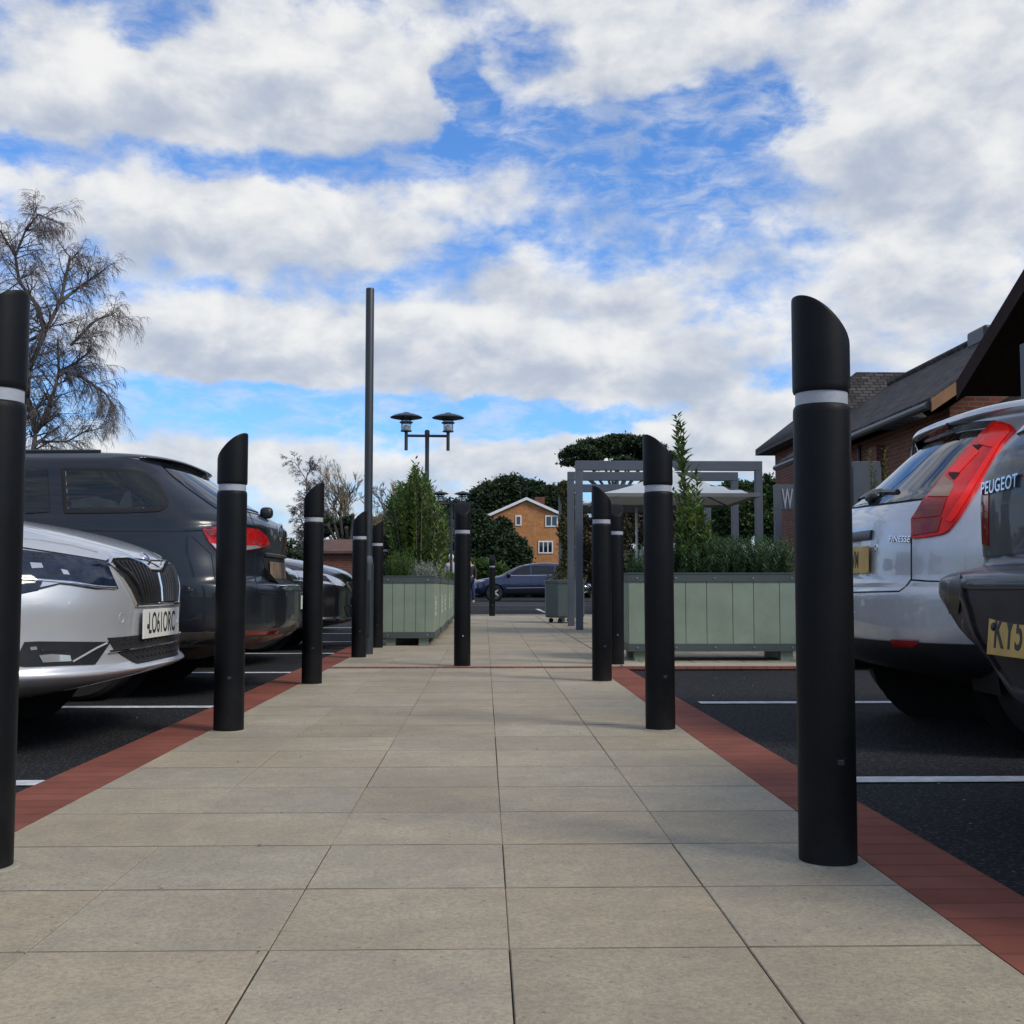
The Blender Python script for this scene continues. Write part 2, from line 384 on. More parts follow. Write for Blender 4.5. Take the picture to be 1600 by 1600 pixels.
xs = [XL + i * (XR - XL) / 5 for i in range(6)]
ys = [1.94 + .385 * k for k in range(-10, 18)]; ys[-1] = 8.50
slabs('path', xs, ys)
ys2 = [8.66 + .385 * k for k in range(0, 40)]
slabs('path', [XL, -.753, -.356, .041, .438, .835, 1.03], ys2, z=.013)
sheet('path_bed', XL, -2.5, XR, 8.5, .0035, joint); sheet('path_bed', XL, 8.5, 14, 24, .0035, joint)
# block paving of the seating area
sett = M('grey_setts', (.27, .26, .245), .8, var=.2, vs=6, bump=.3)
slabs('plaza', [1.04 + .205 * i for i in range(48)], [9.02 + .205 * j for j in range(73)], gap=.003, cham=.004, z=.0125, var=.22)
for o in (0,): pass
# red strips and kerb line
def strip(name, x0, y0, x1, y1, z, mat): return tag(MB().box(x0, y0, -.05, x1, y1, z).build(name, mat), kind='structure')
strip('kerb_strip', -1.365, -2.5, XL - .002, 12.6, .0105, redstrip)
strip('kerb_strip', XR + .002, -2.5, 1.045, 8.52, .0105, redstrip)
redx = M_brick('red_block_cross', (.200, .064, .044), (.245, .084, .058), (.15, .036, .026), bw=9.7, bh=.1, axis='G', bump=.25, ms=.006)
strip('kerb_strip', XL, 8.525, 14, 8.655, .0145, redx)
strip('kerb', 1.045, 8.66, 14, 9.01, .016, kerbstone)
for i, y in enumerate((1.3, 3.68, 5.97, 8.33, 10.7, 12.95, 15.2, 17.4)):
    tag(MB().box(-6.2, y - .045, -.004, -1.395, y + .045, -.003).build('parking_line', white_paint), kind='structure')
for y in (1.28, 3.68, 6.12):
    tag(MB().box(1.14, y - .05, -.004, 6.2, y + .05, -.003).build('parking_line', white_paint), kind='structure')
for k in range(9):   # far bays of the car park
    x = -9 + 2.6 * k
    tag(MB().box(x, 27.5, -.004, x + .1, 32.0, -.003).build('parking_line', white_paint), kind='structure')
for y in (38.5, 43.5): tag(MB().box(-9, y, -.004, 12, y + .12, -.003).build('parking_line', white_paint), kind='structure')
strip('kerb', -9, 24.0, 14, 24.15, .03, kerbstone)
# ------------------------------------------------------------------ bollards
def ztop(t): return 1.25 - .104 * (t ** 1.5) - .004 * max(0, t - .9) * 10 * .8
def head_mesh(rad):
    mb = MB(); n = 40; rings = []
    prof = [(.90, 1.029), (.965, 1.031), (.995, 1.037), (1.0, 1.045)]
    v = []; f = []
    for (q, z) in prof: v += [(q * rad * math.cos(2 * math.pi * k / n), q * rad * math.sin(2 * math.pi * k / n), z) for k in range(n)]
    nr = len(prof)
    for q in (1.0, .995, .975, .94, .86, .7, .5, .25):
        for k in range(n):
            w = 2 * math.pi * k / n; x, y = q * rad * math.cos(w), q * rad * math.sin(w)
            t = (x / rad + 1) / 2
            rim = {1.0: .012, .995: .006, .975: .0025, .94: .0008}.get(q, 0)
            v.append((x, y, ztop(t) - rim))
        nr += 1
    for i in range(nr - 1):
        for k in range(n): f.append((i * n + k, i * n + (k + 1) % n, (i + 1) * n + (k + 1) % n, (i + 1) * n + k))
    v.append((0, 0, ztop(.5))); c = len(v) - 1
    for k in range(n): f.append(((nr - 1) * n + k, (nr - 1) * n + (k + 1) % n, c))
    f.append(tuple(reversed(range(n))))
    return mb.add(v, f)
collar_m = M('mortar', (.27, .25, .205), .9, var=.25, vs=30, bump=.3); rl = random.Random(2)
def make_bollard(loc, rz, lock, label):
    t = thing('bollard', label, 'bollard', loc, rz, 'black bollards with angled tops along the path')
    r = .0625
    MB().lathe([(r * .985, 0), (r, .006), (r, .985), (r * .99, .995), (r * .95, 1.0), (r * .92, 1.002)], 48).build('post', bol_mat, t, smooth=True, sharp=.5)
    MB().lathe([(r * .915, 1.0015), (r * .915, 1.030)], 40).build('reflective_band', band_mat, t, smooth=True, sharp=.5)
    head_mesh(r * 1.01).build('cap', bol_mat, t, smooth=True, sharp=.7)
    MB().lathe([(r * 1.28, -.001), (r * 1.22, .0022), (r * .99, .0035)], 40).build('mortar_collar', collar_m, t, smooth=True)
    t.rotation_euler = (R(rl.uniform(-.15, .15)), R(rl.uniform(-.15, .15)), rz)
    if lock == 'slot':
        a = R(-78)
        for (w, h, d, m, nm) in ((.012, .010, .0012, bol_mat, 'lock_cover'), (.008, .006, .0018, black, 'lock_slot')):
            c, s = math.cos(a - rz), math.sin(a - rz); q = MB(); vs = []
            for yy in (-w, w):
                for zz in (-h, h):
                    for dd in (r - .004, r + d - .0015):
                        vs.append((c * dd - s * yy, s * dd + c * yy, .222 + zz))
            q.add(vs, [(0, 1, 3, 2), (4, 6, 7, 5), (0, 4, 5, 1), (2, 3, 7, 6), (0, 2, 6, 4), (1, 5, 7, 3)])
            o = q.build(nm, m, t if nm == 'lock_cover' else lk, bevel=.0012)
            if nm == 'lock_cover': lk = o
    else:
        a = R(-84); c, s = math.cos(a - rz), math.sin(a - rz)
        MB().tube([(c * (r - .002), s * (r - .002), .23), (c * (r + .004), s * (r + .004), .23)], .006, 12).build('screw', screw_mat, t)
    return t
P = math.pi
BOL = [((.75, 2.53), 0, 'slot', 'largest black bollard in the right foreground, beside the open tarmac bay'),
       ((.74, 4.86), 0, 'slot', 'second black bollard on the right edge, in front of the green planter'),
       ((.745, 7.33), 0, 'slot', 'third black bollard on the right edge, in front of the pergola posts'),
       ((-1.075, 2.52), P, 'slot', 'black bollard cut off by the left edge, in front of the silver car'),
       ((-1.07, 4.86), P, 'slot', 'black bollard in front of the grey estate car tail lamp'),
       ((-1.07, 7.16), P, 'slot', 'black bollard just past the rear end of the grey estate car'),
       ((-1.07, 9.8), P, 'slot', 'black bollard partly overlapping the foot of the tall plain pole'),
       ((-1.065, 11.35), P, 'slot', 'black bollard between the tall plain pole and the nearest green planter'),
       ((-1.13, 13.2), P, 'slot', 'black bollard half hidden behind the shrub planter on the left'),
       ((-.172, 8.72), -P / 2, 'screw', 'black bollard in the middle of the path with its slanted face to the viewer'),
       ((1.012, 8.88), -P / 2, 'screw', 'black bollard at the left end of the right planter, slanted face to the viewer'),
       ((.145, 23.6), -P / 2, 'screw', 'small distant black bollard at the far end of the path before the blue car')]
for (xy, rz, lk, lab) in BOL: make_bollard((xy[0], xy[1], .012), rz, lk, lab)

# ------------------------------------------------------------------ poles and lamps
t = thing('pole', 'tall plain dark pole without a lamp beside the left bollards', 'pole', (-1.05, 10.3, .01))
MB().lathe([(.052, 0), (.052, .80), (.05, .81), (.038, .82), (.038, 3.30), (.035, 3.31)], 28).build('shaft', pole_mat, t, smooth=True, sharp=.5)
MB().box(-.028, -.0575, .16, .028, -.045, .66).build('access_door', pole_mat, t, bevel=.003)
MB().lathe([(.042, .80), (.045, .83), (.04, .87), (.036, .885)], 20).build('collar', pergola_mat, t, smooth=True, sharp=.6)
def lamp_post(loc, label):
    t = thing('street_lamp', label, 'street lamp', loc, R(3), 'twin headed lamp posts along the path')
    MB().lathe([(.06, 0), (.06, 1.0), (.045, 1.02), (.036, 2.9), (.038, 3.28), (.045, 3.30), (.045, 3.36), (.03, 3.385), (.008, 3.39)], 20).build('post', pole_mat, t, smooth=True, sharp=.6)
    MB().tube([(-.37, 0, 3.28), (.37, 0, 3.28)], .024, 12).build('crossarm', pole_mat, t, smooth=True, sharp=.8)
    for s in (-1, 1):
        x = .37 * s
        h = MB().lathe([(.03, 3.02), (.03, 3.34), (.055, 3.35), (.10, 3.355), (.10, 3.37)], 20, (x, 0)).build('lamp_base', pole_mat, t, smooth=True, sharp=.6)
        MB().lathe([(.092, 3.37), (.092, 3.56)], 20, (x, 0)).build('lamp_glass', lampglass, h, smooth=True, sharp=.6)
        q = MB()
        for k in range(4):
            a = P / 4 + k * P / 2; q.tube([(x + .098 * math.cos(a), .098 * math.sin(a), 3.36), (x + .098 * math.cos(a), .098 * math.sin(a), 3.6)], .006, 6)
        q.lathe([(.1, 3.50), (.118, 3.51), (.118, 3.525), (.1, 3.53)], 20, (x, 0)).build('cage', pole_mat, h)
        MB().lathe([(.05, 3.37), (.055, 3.44), (.03, 3.47)], 14, (x, 0)).build('bulb_holder', white_pl, h, smooth=True)
        MB().lathe([(.10, 3.56), (.285, 3.60), (.287, 3.606), (.24, 3.635), (.15, 3.665), (.07, 3.68), (.05, 3.695), (.01, 3.70)], 32, (x, 0)).build('lamp_shade', pole_mat, t, smooth=True, sharp=.9)
lampglass, nt_, b_ = nodes_of('lamp_glass'); b_.inputs['Base Color'].default_value = (.8, .85, .88, 1); b_.inputs['Roughness'].default_value = .08; b_.inputs['Transmission Weight'].default_value = .85; b_.inputs['IOR'].default_value = 1.1
lamp_post((-1.03, 20.2, 0), 'nearer twin headed street lamp rising behind the tall laurel shrub')
lamp_post((-1.09, 36.9, 0), 'small distant twin headed street lamp behind the middle bollard')

# ------------------------------------------------------------------ planters
def planter(loc, w, dpt, label, nb, rz=0, logo=None, feet=True):
    t = thing('planter', label, 'planter', loc, rz, 'sage green boarded planters')
    h0, h1 = .085, .70; rng = random.Random(int(loc[0] * 100 + loc[1] * 10)); mb = MB()
    def side(a, b, fx, n):
        c = a; ws = [rng.choice((.75, 1.05, 1.05, 1.3)) for _ in range(n)]; sc = (b - a) / sum(ws)
        for q in ws:
            fx(c + .0018, c + q * sc - .0018); c += q * sc
    side(0, w, lambda a, b: mb.box(a, 0, h0, b, .02, h1 - .01), nb)
    side(0, w, lambda a, b: mb.box(a, dpt - .02, h0, b, dpt, h1 - .01), nb)
    ns = max(3, int(nb * dpt / w))
    side(.021, dpt - .021, lambda a, b: mb.box(0, a, h0, .02, b, h1 - .01), ns)
    side(.021, dpt - .021, lambda a, b: mb.box(w - .02, a, h0, w, b, h1 - .01), ns)
    mb.build('board_panel', green_board, t, bevel=.0025)
    for (z0, z1, nm, e) in ((h1 - .062, h1, 'top_rail', .008), (h0 - .008, h0 + .055, 'bottom_rail', .008)):
        q = MB(); q.box(-e, -e, z0, w + e, -.001 + 0, z1); q.box(-e, dpt + .001, z0, w + e, dpt + e, z1)
        q.box(-e, 0, z0, -.001, dpt, z1); q.box(w + .001, 0, z0, w + e, dpt, z1)
        if nm == 'top_rail': q.box(-e - .004, -e - .004, z1 + .0005, w + e + .004, .035, z1 + .012); q.box(-e - .004, dpt - .035, z1 + .0005, w + e + .004, dpt + e + .004, z1 + .012); q.box(-e - .004, .036, z1 + .0005, .035, dpt - .036, z1 + .012); q.box(w - .035, .036, z1 + .0005, w + e + .004, dpt - .036, z1 + .012)
        r_ = q.build(nm, green_dark, t, bevel=.0015)
        nbolt = 5 if w > 1 else 2
        for i in range(nbolt):
            x = .07 + (w - .14) * i / (nbolt - 1)
            MB().lathe([(.0075, -e - .004), (.006, -e - .006), (.0075, -e + .001)], 10, (x, (z0 + z1) / 2), 'y').build('bolt', screw_mat, r_)
    MB().box(.02, .02, h1 - .09, w - .02, dpt - .02, h1 - .045).build('soil', soil, t)
    for x in (.05, w - .16):
        for y in (.03, dpt - .12): MB().box(x, y, 0, x + .1, y + .09, h0 + .01).build('foot', green_board, t, bevel=.002)
    if logo:
        q = MB(); x = w + .003
        for (a, b, c, d) in ((.26, .47, .34, .50), (.25, .40, .30, .46), (.33, .40, .37, .455), (.25, .36, .37, .39), (.25, .30, .31, .345), (.34, .30, .38, .335)):
            q.box(w + .0005, a, b, x, c, d)
        q.build('stencil', white_pl, t)
    return t
planter((1.16, 9.27, .0125), 1.40, .62, 'long sage green boarded planter on the right with rosemary and one tall laurel', 8)
names = ['nearest in the row, square front face showing', 'second in the row from the viewer', 'third in the row from the viewer', 'fourth in the row from the viewer', 'fifth in the row from the viewer', 'last in the row, farthest from the viewer']
for i in range(6):
    planter((-1.06 + .012 * (i % 2), 11.72 + i * 1.40, .0125), .545, 1.345, 'sage green planter left of the path, ' + names[i], 5, logo=True)
planter((4.35, 14.3, .0125), 1.1, .6, 'sage green planter mostly hidden behind the silver hatchback, laurel tips above', 7)
# round-cornered tub on castors under the pergola
t = thing('planter', 'dark green octagonal planter on castors under the pergola', 'planter', (1.33, 19.2, .0125), R(22.5), 'sage green boarded planters')
MB().lathe([(.33, .09), (.345, .12), (.35, .68)], 8).build('board_panel', M('deep_green_board', (.075, .10, .095), .55), t, bevel=.01)
MB().lathe([(.358, .65), (.36, .655), (.36, .705), (.34, .715), (.30, .715)], 8).build('top_rail', green_dark, t, bevel=.004)
for k in range(4):
    a = P / 4 + k * P / 2; MB().lathe([(.035, -.02), (.04, 0), (.035, .02)], 14, (.24 * math.cos(a), .04), 'y').build('castor', black, t, loc=(0, .24 * math.sin(a), 0))

# ------------------------------------------------------------------ pergola, sign frame, parasols
for i, (y, lab) in enumerate(((16.0, 'nearest grey steel pergola hoop, largest of the three'), (17.55, 'middle grey steel pergola hoop of the three'), (19.7, 'farthest grey steel pergola hoop with climber on its left post'))):
    t = thing('pergola_frame', lab, 'pergola', (1.27, y, .012), 0, 'grey steel pergola hoops')
    w = 2.64
    for x in (0, w - .1): MB().box(x, 0, 0, x + .1, .1, 2.235).build('post', pergola_mat, t, bevel=.006)
    MB().box(0, 0, 2.237, w, .1, 2.37).build('beam', pergola_mat, t, bevel=.006)
t = thing('sign_frame', 'grey metal sign frame with cut out letter W behind the right planter', 'sign', (5.02, 19.7, .012))
MB().box(0, 0, 0, .12, .1, 1.93).build('post', pergola_mat, t, bevel=.005)
MB().box(1.3, 0, 0, 1.42, .1, 1.93).build('post', pergola_mat, t, bevel=.005)
sb = MB().box(0, 0, 1.932, 1.42, .1, 2.37).build('sign_board', pergola_mat, t, bevel=.005)
place_text('lettering', 'W', .50, band_mat, sb, Matrix.Translation((.22, -.006, 2.10)) @ Matrix.Rotation(R(90), 4, 'X'), .006, .36)
t = thing('grey_panel', 'grey metal screen panel behind the silver hatchback, near the brick hall', 'panel', (5.2, 16.0, .012))
MB().box(0, 0, 0, .39, .06, 2.37).build('sheet', pergola_mat, t, bevel=.005); MB().box(-.03, .061, 0, .42, .12, 2.3).build('backing_post', pergola_mat, t)
canvas = M('white_canvas', (.42, .46, .48), .75, var=.06, vs=2, bump=.1, bs=20)
def parasol(c, hw, ze, zp, label, pole=white_pl):
    t = thing('parasol', label, 'parasol', c, 0, 'pale square parasols')
    n = 10; v = []; f = []
    for i in range(n + 1):
        for j in range(n + 1):
            x = -hw + 2 * hw * i / n; y = -hw + 2 * hw * j / n; m = max(abs(x), abs(y)) / hw
            sag = -.04 * math.sin(P * m) * (1 - abs(abs(x) - abs(y)) / hw * .0)
            v.append((x, y, ze + (zp - ze) * (1 - m) + sag + .05 * (min(abs(x), abs(y)) / hw - 1) * 0))
    for i in range(n):
        for j in range(n): a = i * (n + 1) + j; f.append((a, a + n + 1, a + n + 2, a + 1))
    o = link_mesh('canopy', v, f, canvas, t); s = o.modifiers.new('s', 'SOLIDIFY'); s.thickness = .012
    q = MB()
    for (x0, y0, x1, y1) in ((-hw, -hw - .006, hw, -hw), (-hw, hw, hw, hw + .006), (-hw - .006, -hw, -hw, hw), (hw, -hw, hw + .006, hw)): q.box(x0, y0, ze - .045, x1, y1, ze - .002)
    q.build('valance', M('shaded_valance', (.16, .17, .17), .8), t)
    MB().tube([(0, 0, 0), (0, 0, zp - .02)], .03, 12).build('pole', pole, t, smooth=True, sharp=.8)
    MB().lathe([(.05, zp - .05), (.08, zp - .01), (.05, zp + .03), (.015, zp + .08)], 12).build('finial', pole, t, smooth=True)
    for (sx, sy) in ((1, 1), (1, -1), (-1, 1), (-1, -1)):
        MB().tube([(0, 0, zp - .12), (sx * hw * .97, sy * hw * .97, ze - .01)], .012, 6).build('rib', plastic, t)
parasol((2.39, 14.8, .01), .96, 1.74, 2.13, 'nearer pale square parasol between the slim laurel and the pergola')
parasol((3.57, 26.9, .01), 1.5, 2.46, 2.92, 'farther pale square parasol, lower edge showing behind the bollards')

# crumbs, leaf scraps and grit lying about
rg0 = random.Random(12); q = MB(); q2 = MB()
for i in range(260):
    if i < 90: x, y, z = rg0.uniform(-1.1, .8), rg0.uniform(1.7, 9) , .0145
    elif i < 175: x, y, z = rg0.uniform(1.08, 3.2), rg0.uniform(1.9, 8.2), -.007
    else: x, y, z = rg0.uniform(-3.2, -1.4), rg0.uniform(2.6, 8), -.007
    r_ = rg0.uniform(.0015, .0045) * (1.5 if i % 9 == 0 else 1); a = rg0.uniform(0, 6.28); m_ = q if i % 3 else q2
    vs_ = [(x + r_ * math.cos(a + k * 1.57) * (1 + .5 * (k % 2)), y + r_ * math.sin(a + k * 1.57), z + (.0006 if k else .002)) for k in range(4)]
    m_.add(vs_ + [(x, y, z + r_ * .7)], [(0, 1, 4), (1, 2, 4), (2, 3, 4), (3, 0, 4), (3, 2, 1, 0)])
tag(q.build('leaf_scraps', M('leaf_scrap', (.07, .045, .025), .9)), 'brown leaf scraps scattered on the paving and tarmac', 'litter', kind='stuff')
tag(q2.build('grit', M('pale_grit', (.33, .31, .28), .9)), 'pale stone grit scattered on the paving and tarmac', 'grit', kind='stuff')
# ------------------------------------------------------------------ buildings
def roof_slab(mb, p, th=.16):   # p: four corners, thickness straight down
    v = [Vector(q) for q in p] + [Vector(q) - Vector((0, 0, th)) for q in p]
    mb.add(v, [(0, 1, 2, 3), (7, 6, 5, 4), (0, 4, 5, 1), (1, 5, 6, 2), (2, 6, 7, 3), (3, 7, 4, 0)]); return mb
# long brick hall beside the car park
t = thing('brick_hall', 'long red brick hall with a steep slate roof on the right', 'building', (7.3, 17.7, 0))
MB().box(0, 0, 0, 4.6, 8.9, 3.42).build('wall', brick_red, t)
MB().prism([(0.0, 3.425), (4.6, 3.425), (2.3, 5.0)], 0.02, .25, 'y').build('gable', brick_red, t)
q = MB(); roof_slab(q, [(-.42, -.35, 3.53), (-.42, 9.0, 3.53), (2.3, 9.0, 5.40), (2.3, -.35, 5.40)]); roof_slab(q, [(2.305, -.35, 5.40), (2.305, 9.0, 5.40), (5.0, 9.0, 3.53), (5.0, -.35, 3.53)])
rf = q.build('roof', slate, t)
MB().tube([(2.3, -.36, 5.41), (2.3, 9.0, 5.41)], .09, 8).build('ridge_tiles', slate, rf)
MB().box(2.05, 3.3, 5.2, 2.45, 4.1, 5.53).build('roof_vent', plastic, rf, bevel=.05)
MB().tube([(-.47, -.35, 3.40), (-.47, 9.0, 3.40)], .065, 10).build('gutter', M('black_gutter', (.03, .035, .038), .4), t)
MB().tube([(-.03, 4.3, 0), (-.03, 4.3, 3.35)], .04, 8).build('downpipe', pole_mat, t)
q = MB(); roof_slab(q, [(-.44, -.40, 3.50), (-.44, -.355, 3.50), (2.3, -.355, 5.37), (2.3, -.40, 5.37)], .2); roof_slab(q, [(2.3, -.40, 5.37), (2.3, -.355, 5.37), (5.0, -.355, 3.50), (5.0, -.40, 3.50)], .2); q.build('bargeboard', wood_mid, t)
for (y0, y1) in ((1.2, 2.2), (5.2, 6.4)):
    w = MB().box(-.03, y0, 1.0, -.002, y1, 2.2).build('window', wood_dark, t); MB().box(-.036, y0 + .07, 1.07, -.031, y1 - .07, 2.13).build('pane', glass_dark, w)
for y in (0, 3.0, 6.0, 8.5): MB().box(-.14, y, 0, -.002, y + .38, 3.2).build('pier', brick_red, t)
# cross wing behind, with a hipped roof
t = thing('brick_wing', 'red brick cross wing with hipped slate roof behind the hall', 'building', (7.62, 26.8, 0))
MB().box(0, 0, 0, 9, 3, 4.22).build('wall', brick_red, t)
e = .42; z0, z1 = 4.26, 6.0
q = MB().add([(-e, -e, z0), (9 + e, -e, z0), (9 + e, 3 + e, z0), (-e, 3 + e, z0), (1.7, 1.5, z1), (9 + e, 1.5, z1), (-e, -e, z0 - .16), (9 + e, -e, z0 - .16), (9 + e, 3 + e, z0 - .16), (-e, 3 + e, z0 - .16)],
             [(0, 1, 5, 4), (1, 2, 5), (2, 3, 4, 5), (3, 0, 4), (6, 9, 8, 7), (0, 6, 7, 1), (1, 7, 8, 2), (2, 8, 9, 3), (3, 9, 6, 0)])
q.build('roof', slate_x, t)
for x in (1.0, 2.4, 3.6):
    w = MB().box(x, -.03, 1.0, x + .8, -.002, 3.2).build('window', pole_mat, t); MB().box(x + .07, -.036, 1.07, x + .73, -.031, 3.12).build('pane', glass_dark, w)
# low lean-to between hall and porch
t = thing('lean_to', 'low slate roofed lean-to in front of the brick hall', 'building', (6.95, 13.2, 0))
MB().box(.3, 0, 0, 1.6, 4.1, 2.72).build('wall', brick_red, t)
q = MB(); roof_slab(q, [(0, -.1, 2.86), (0, 4.3, 2.86), (1.65, 4.3, 3.83), (1.65, -.1, 3.83)], .1); q.build('roof', slate, t)
MB().box(1.66, 0, 0, 3.2, 3.5, 3.9).build('upper_wall', brick_red, t)
# entrance porch with gable towards the car park
t = thing('entrance_porch', 'dark timber entrance porch with wide overhanging gable at the right edge', 'building', (6.12, 10.4, 0))
q = MB(); zr, ze, hd = 5.22, 3.22, 4.1
roof_slab(q, [(0, hd, ze), (4, hd, ze), (4, 0.003, zr), (0, 0.003, zr)][::-1], .1); roof_slab(q, [(0, -hd, ze), (4, -hd, ze), (4, -.003, zr), (0, -.003, zr)], .1); q.build('roof', slate_x, t)
q = MB(); roof_slab(q, [(.02, hd - .02, ze - .11), (4, hd - .02, ze - .11), (4, .003, zr - .11), (.02, .003, zr - .11)][::-1], .05); roof_slab(q, [(.02, -hd + .02, ze - .11), (4, -hd + .02, ze - .11), (4, -.003, zr - .11), (.02, -.003, zr - .11)], .05); q.build('soffit', wood_dark, t)
q = MB()
for s in (1, -1): roof_slab(q, [(-.05, s * hd, ze + .03), (-.004, s * hd, ze + .03), (-.004, s * .004, zr + .03), (-.05, s * .004, zr + .03)], .24)
q.build('bargeboard', wood_dark, t)
MB().prism([(-hd + .3, 2.97), (hd - .3, 2.97), (0, zr - .3)], 1.6, 1.7, 'x').build('gable_boarding', wood_dark, t)
MB().box(1.0, -hd + .1, 2.86, 1.5, hd - .1, 2.96).build('tie_beam', wood_dark, t)
for y in (2.42, -2.75): MB().box(.05, y, 0, .17, y + .12, 3.4 if y > 0 else 3.4).build('post', pole_mat, t)
MB().box(1.75, -3.6, 0, 3.9, 2.7, 3.0).build('wall', brick_red, t)
# far ochre house
t = thing('brick_house', 'ochre brick house with white gable trim and white windows beyond the blue car', 'house', (.30, 70, 0))
W, HE, HP = 4.45, 5.0, 6.0
MB().box(0, 0, 0, W, 9, HE - .02).build('wall', brick_ochre, t)
MB().prism([(0, HE - .018), (W, HE - .018), (W / 2, HP - .05)], .0, .25, 'y').build('gable', brick_ochre, t)
q = MB(); roof_slab(q, [(-.25, -.12, HE - .02), (-.25, 9.1, HE - .02), (W / 2, 9.1, HP + .08), (W / 2, -.12, HP + .08)], .1); roof_slab(q, [(W / 2 + .002, -.12, HP + .08), (W / 2 + .002, 9.1, HP + .08), (W + .25, 9.1, HE - .02), (W + .25, -.12, HE - .02)], .1)
rf = q.build('roof', M('brown_tiles', (.11, .06, .045), .8), t)
MB().box(2.9, 3, 5.5, 3.5, 3.7, 6.35).build('chimney', brick_red, rf)
q = MB(); roof_slab(q, [(-.3, -.2, HE - .03), (-.3, -.13, HE - .03), (W / 2, -.13, HP + .09), (W / 2, -.2, HP + .09)], .17); roof_slab(q, [(W / 2, -.2, HP + .09), (W / 2, -.13, HP + .09), (W + .3, -.13, HE - .03), (W + .3, -.2, HE - .03)], .17); q.build('bargeboard', white_pl, t)
q = MB().tube([(1.9, 1, 6), (1.9, 1, 6.9)], .015, 5); q.tube([(1.7, 1, 6.8), (2.1, 1, 6.8)], .012, 5); q.tube([(2.3, 1, 6), (2.3, 1, 7.0)], .015, 5); q.build('aerial', plastic, rf)
for (a, b, c, d, n) in ((1.55, 4.35, 1.92, 5.06 - .0, 1), (3.38, 4.28, 4.15, 4.98, 2), (2.95, 2.65, 3.85, 3.42, 3)):
    w = MB().box(a, -.05, b, c, -.002, min(d, 4.98)).build('window', white_pl, t)
    for k in range(n):
        ww = (c - a - .07 * (n + 1)) / n; x = a + .07 + k * (ww + .07); MB().box(x, -.058, b + .08, x + ww, -.051, min(d, 4.98) - .08).build('pane', glass_dark, w)
# low brick building / garden wall on the left, behind the cars
t = thing('brick_outbuilding', 'low red brown brick outbuilding behind the dark parked cars', 'building', (-5.5, 37, 0))
MB().box(0, 0, 0, 2.6, 3, 1.72).build('wall', brick_red, t)
q = MB(); roof_slab(q, [(-.2, -.2, 1.76), (2.8, -.2, 1.76), (2.8, 1.5, 2.2), (-.2, 1.5, 2.2)], .08); roof_slab(q, [(-.2, 1.505, 2.2), (2.8, 1.505, 2.2), (2.8, 3.2, 1.76), (-.2, 3.2, 1.76)], .08)
q.build('roof', M('brown_roof_tiles', (.10, .052, .04), .85, var=.25), t)

# ------------------------------------------------------------------ vegetation
def npmesh(name, V, Fq, mat, parent=None, loc=None):
    me = bpy.data.meshes.new(name); me.vertices.add(len(V)); me.vertices.foreach_set('co', V.astype(np.float32).ravel())
    nl = Fq.size; me.loops.add(nl); me.loops.foreach_set('vertex_index', Fq.astype(np.int32).ravel())
    me.polygons.add(len(Fq)); k = Fq.shape[1]
    me.polygons.foreach_set('loop_start', np.arange(0, nl, k, dtype=np.int32)); me.update(calc_edges=True); me.validate()
    me.materials.append(mat); o = bpy.data.objects.new(name, me); COL.objects.link(o)
    if parent: o.parent = parent
    if loc is not None: o.location = loc
    return o
def leaf_arrays(C, D, Nn, L, W):
    """C centres/base, D unit direction, Nn approx normal; returns quads (diamond leaf folded)"""
    D = D / np.linalg.norm(D, axis=1, keepdims=True)
    Sd = np.cross(D, Nn); Sd /= (np.linalg.norm(Sd, axis=1, keepdims=True) + 1e-9); Up = np.cross(Sd, D)
    L = np.asarray(L).reshape(-1, 1); W = np.asarray(W).reshape(-1, 1)
    a = C; b = C + D * L * .45 + Sd * W * .5 + Up * W * .12; c = C + D * L - Up * L * .08; d = C + D * L * .45 - Sd * W * .5 + Up * W * .12
    V = np.stack([a, b, c, d], 1).reshape(-1, 3); Fq = np.arange(len(V)).reshape(-1, 4); return V, Fq
def rdir(rg, n):
    v = rg.normal(size=(n, 3)); return v / np.linalg.norm(v, axis=1, keepdims=True)
def shoot(rg, base, tip, n, L, W, spread=.9, jit=.01):
    """leaves all round an upright stem"""
    base = np.array(base); tip = np.array(tip); t = np.linspace(.03, 1, n)[:, None]
    bend = rg.normal(0, .02, 3); C = base + (tip - base) * t + bend * np.sin(t * 3.1) + rg.normal(0, jit, (n, 3))
    ax = (tip - base) / np.linalg.norm(tip - base); a = np.arange(n) * 2.4 + rg.uniform(0, 6)
    out = np.stack([np.cos(a), np.sin(a), np.zeros(n)], 1)
    D = out * spread + ax * rg.uniform(.5, 1.3, (n, 1)); taper = (1.05 - .45 * t[:, 0])
    return leaf_arrays(C, D, ax + rg.normal(0, .2, (n, 3)), L * taper * rg.uniform(.75, 1.2, n), W * taper)
def join(parts):
    V = []; Fs = []; k = 0
    for v, f in parts: V.append(v); Fs.append(f + k); k += len(v)
    return np.concatenate(V), np.concatenate(Fs)
laurel_m = M_leaf('laurel_leaf', (.034, .074, .022), (.17, .255, .06), 14., .35, .2)
laurel_lt = M_leaf('laurel_new_leaf', (.12, .19, .035), (.26, .34, .07), 14., .35, .3)
rose_m = M_leaf('rosemary_leaf', (.030, .065, .032), (.11, .19, .085), 18.)
lav_m = M_leaf('grey_green_leaf', (.15, .19, .15), (.36, .42, .35), 22.)
grass_m = M_leaf('low_shrub_leaf', (.04, .085, .025), (.12, .19, .05), 14.)
dark_m = M_leaf('dark_evergreen_leaf', (.012, .026, .013), (.050, .082, .034), 1.6, .6, .1)
mid_m = M_leaf('mid_green_leaf', (.022, .050, .018), (.070, .115, .035), 1.5, .6, .15)
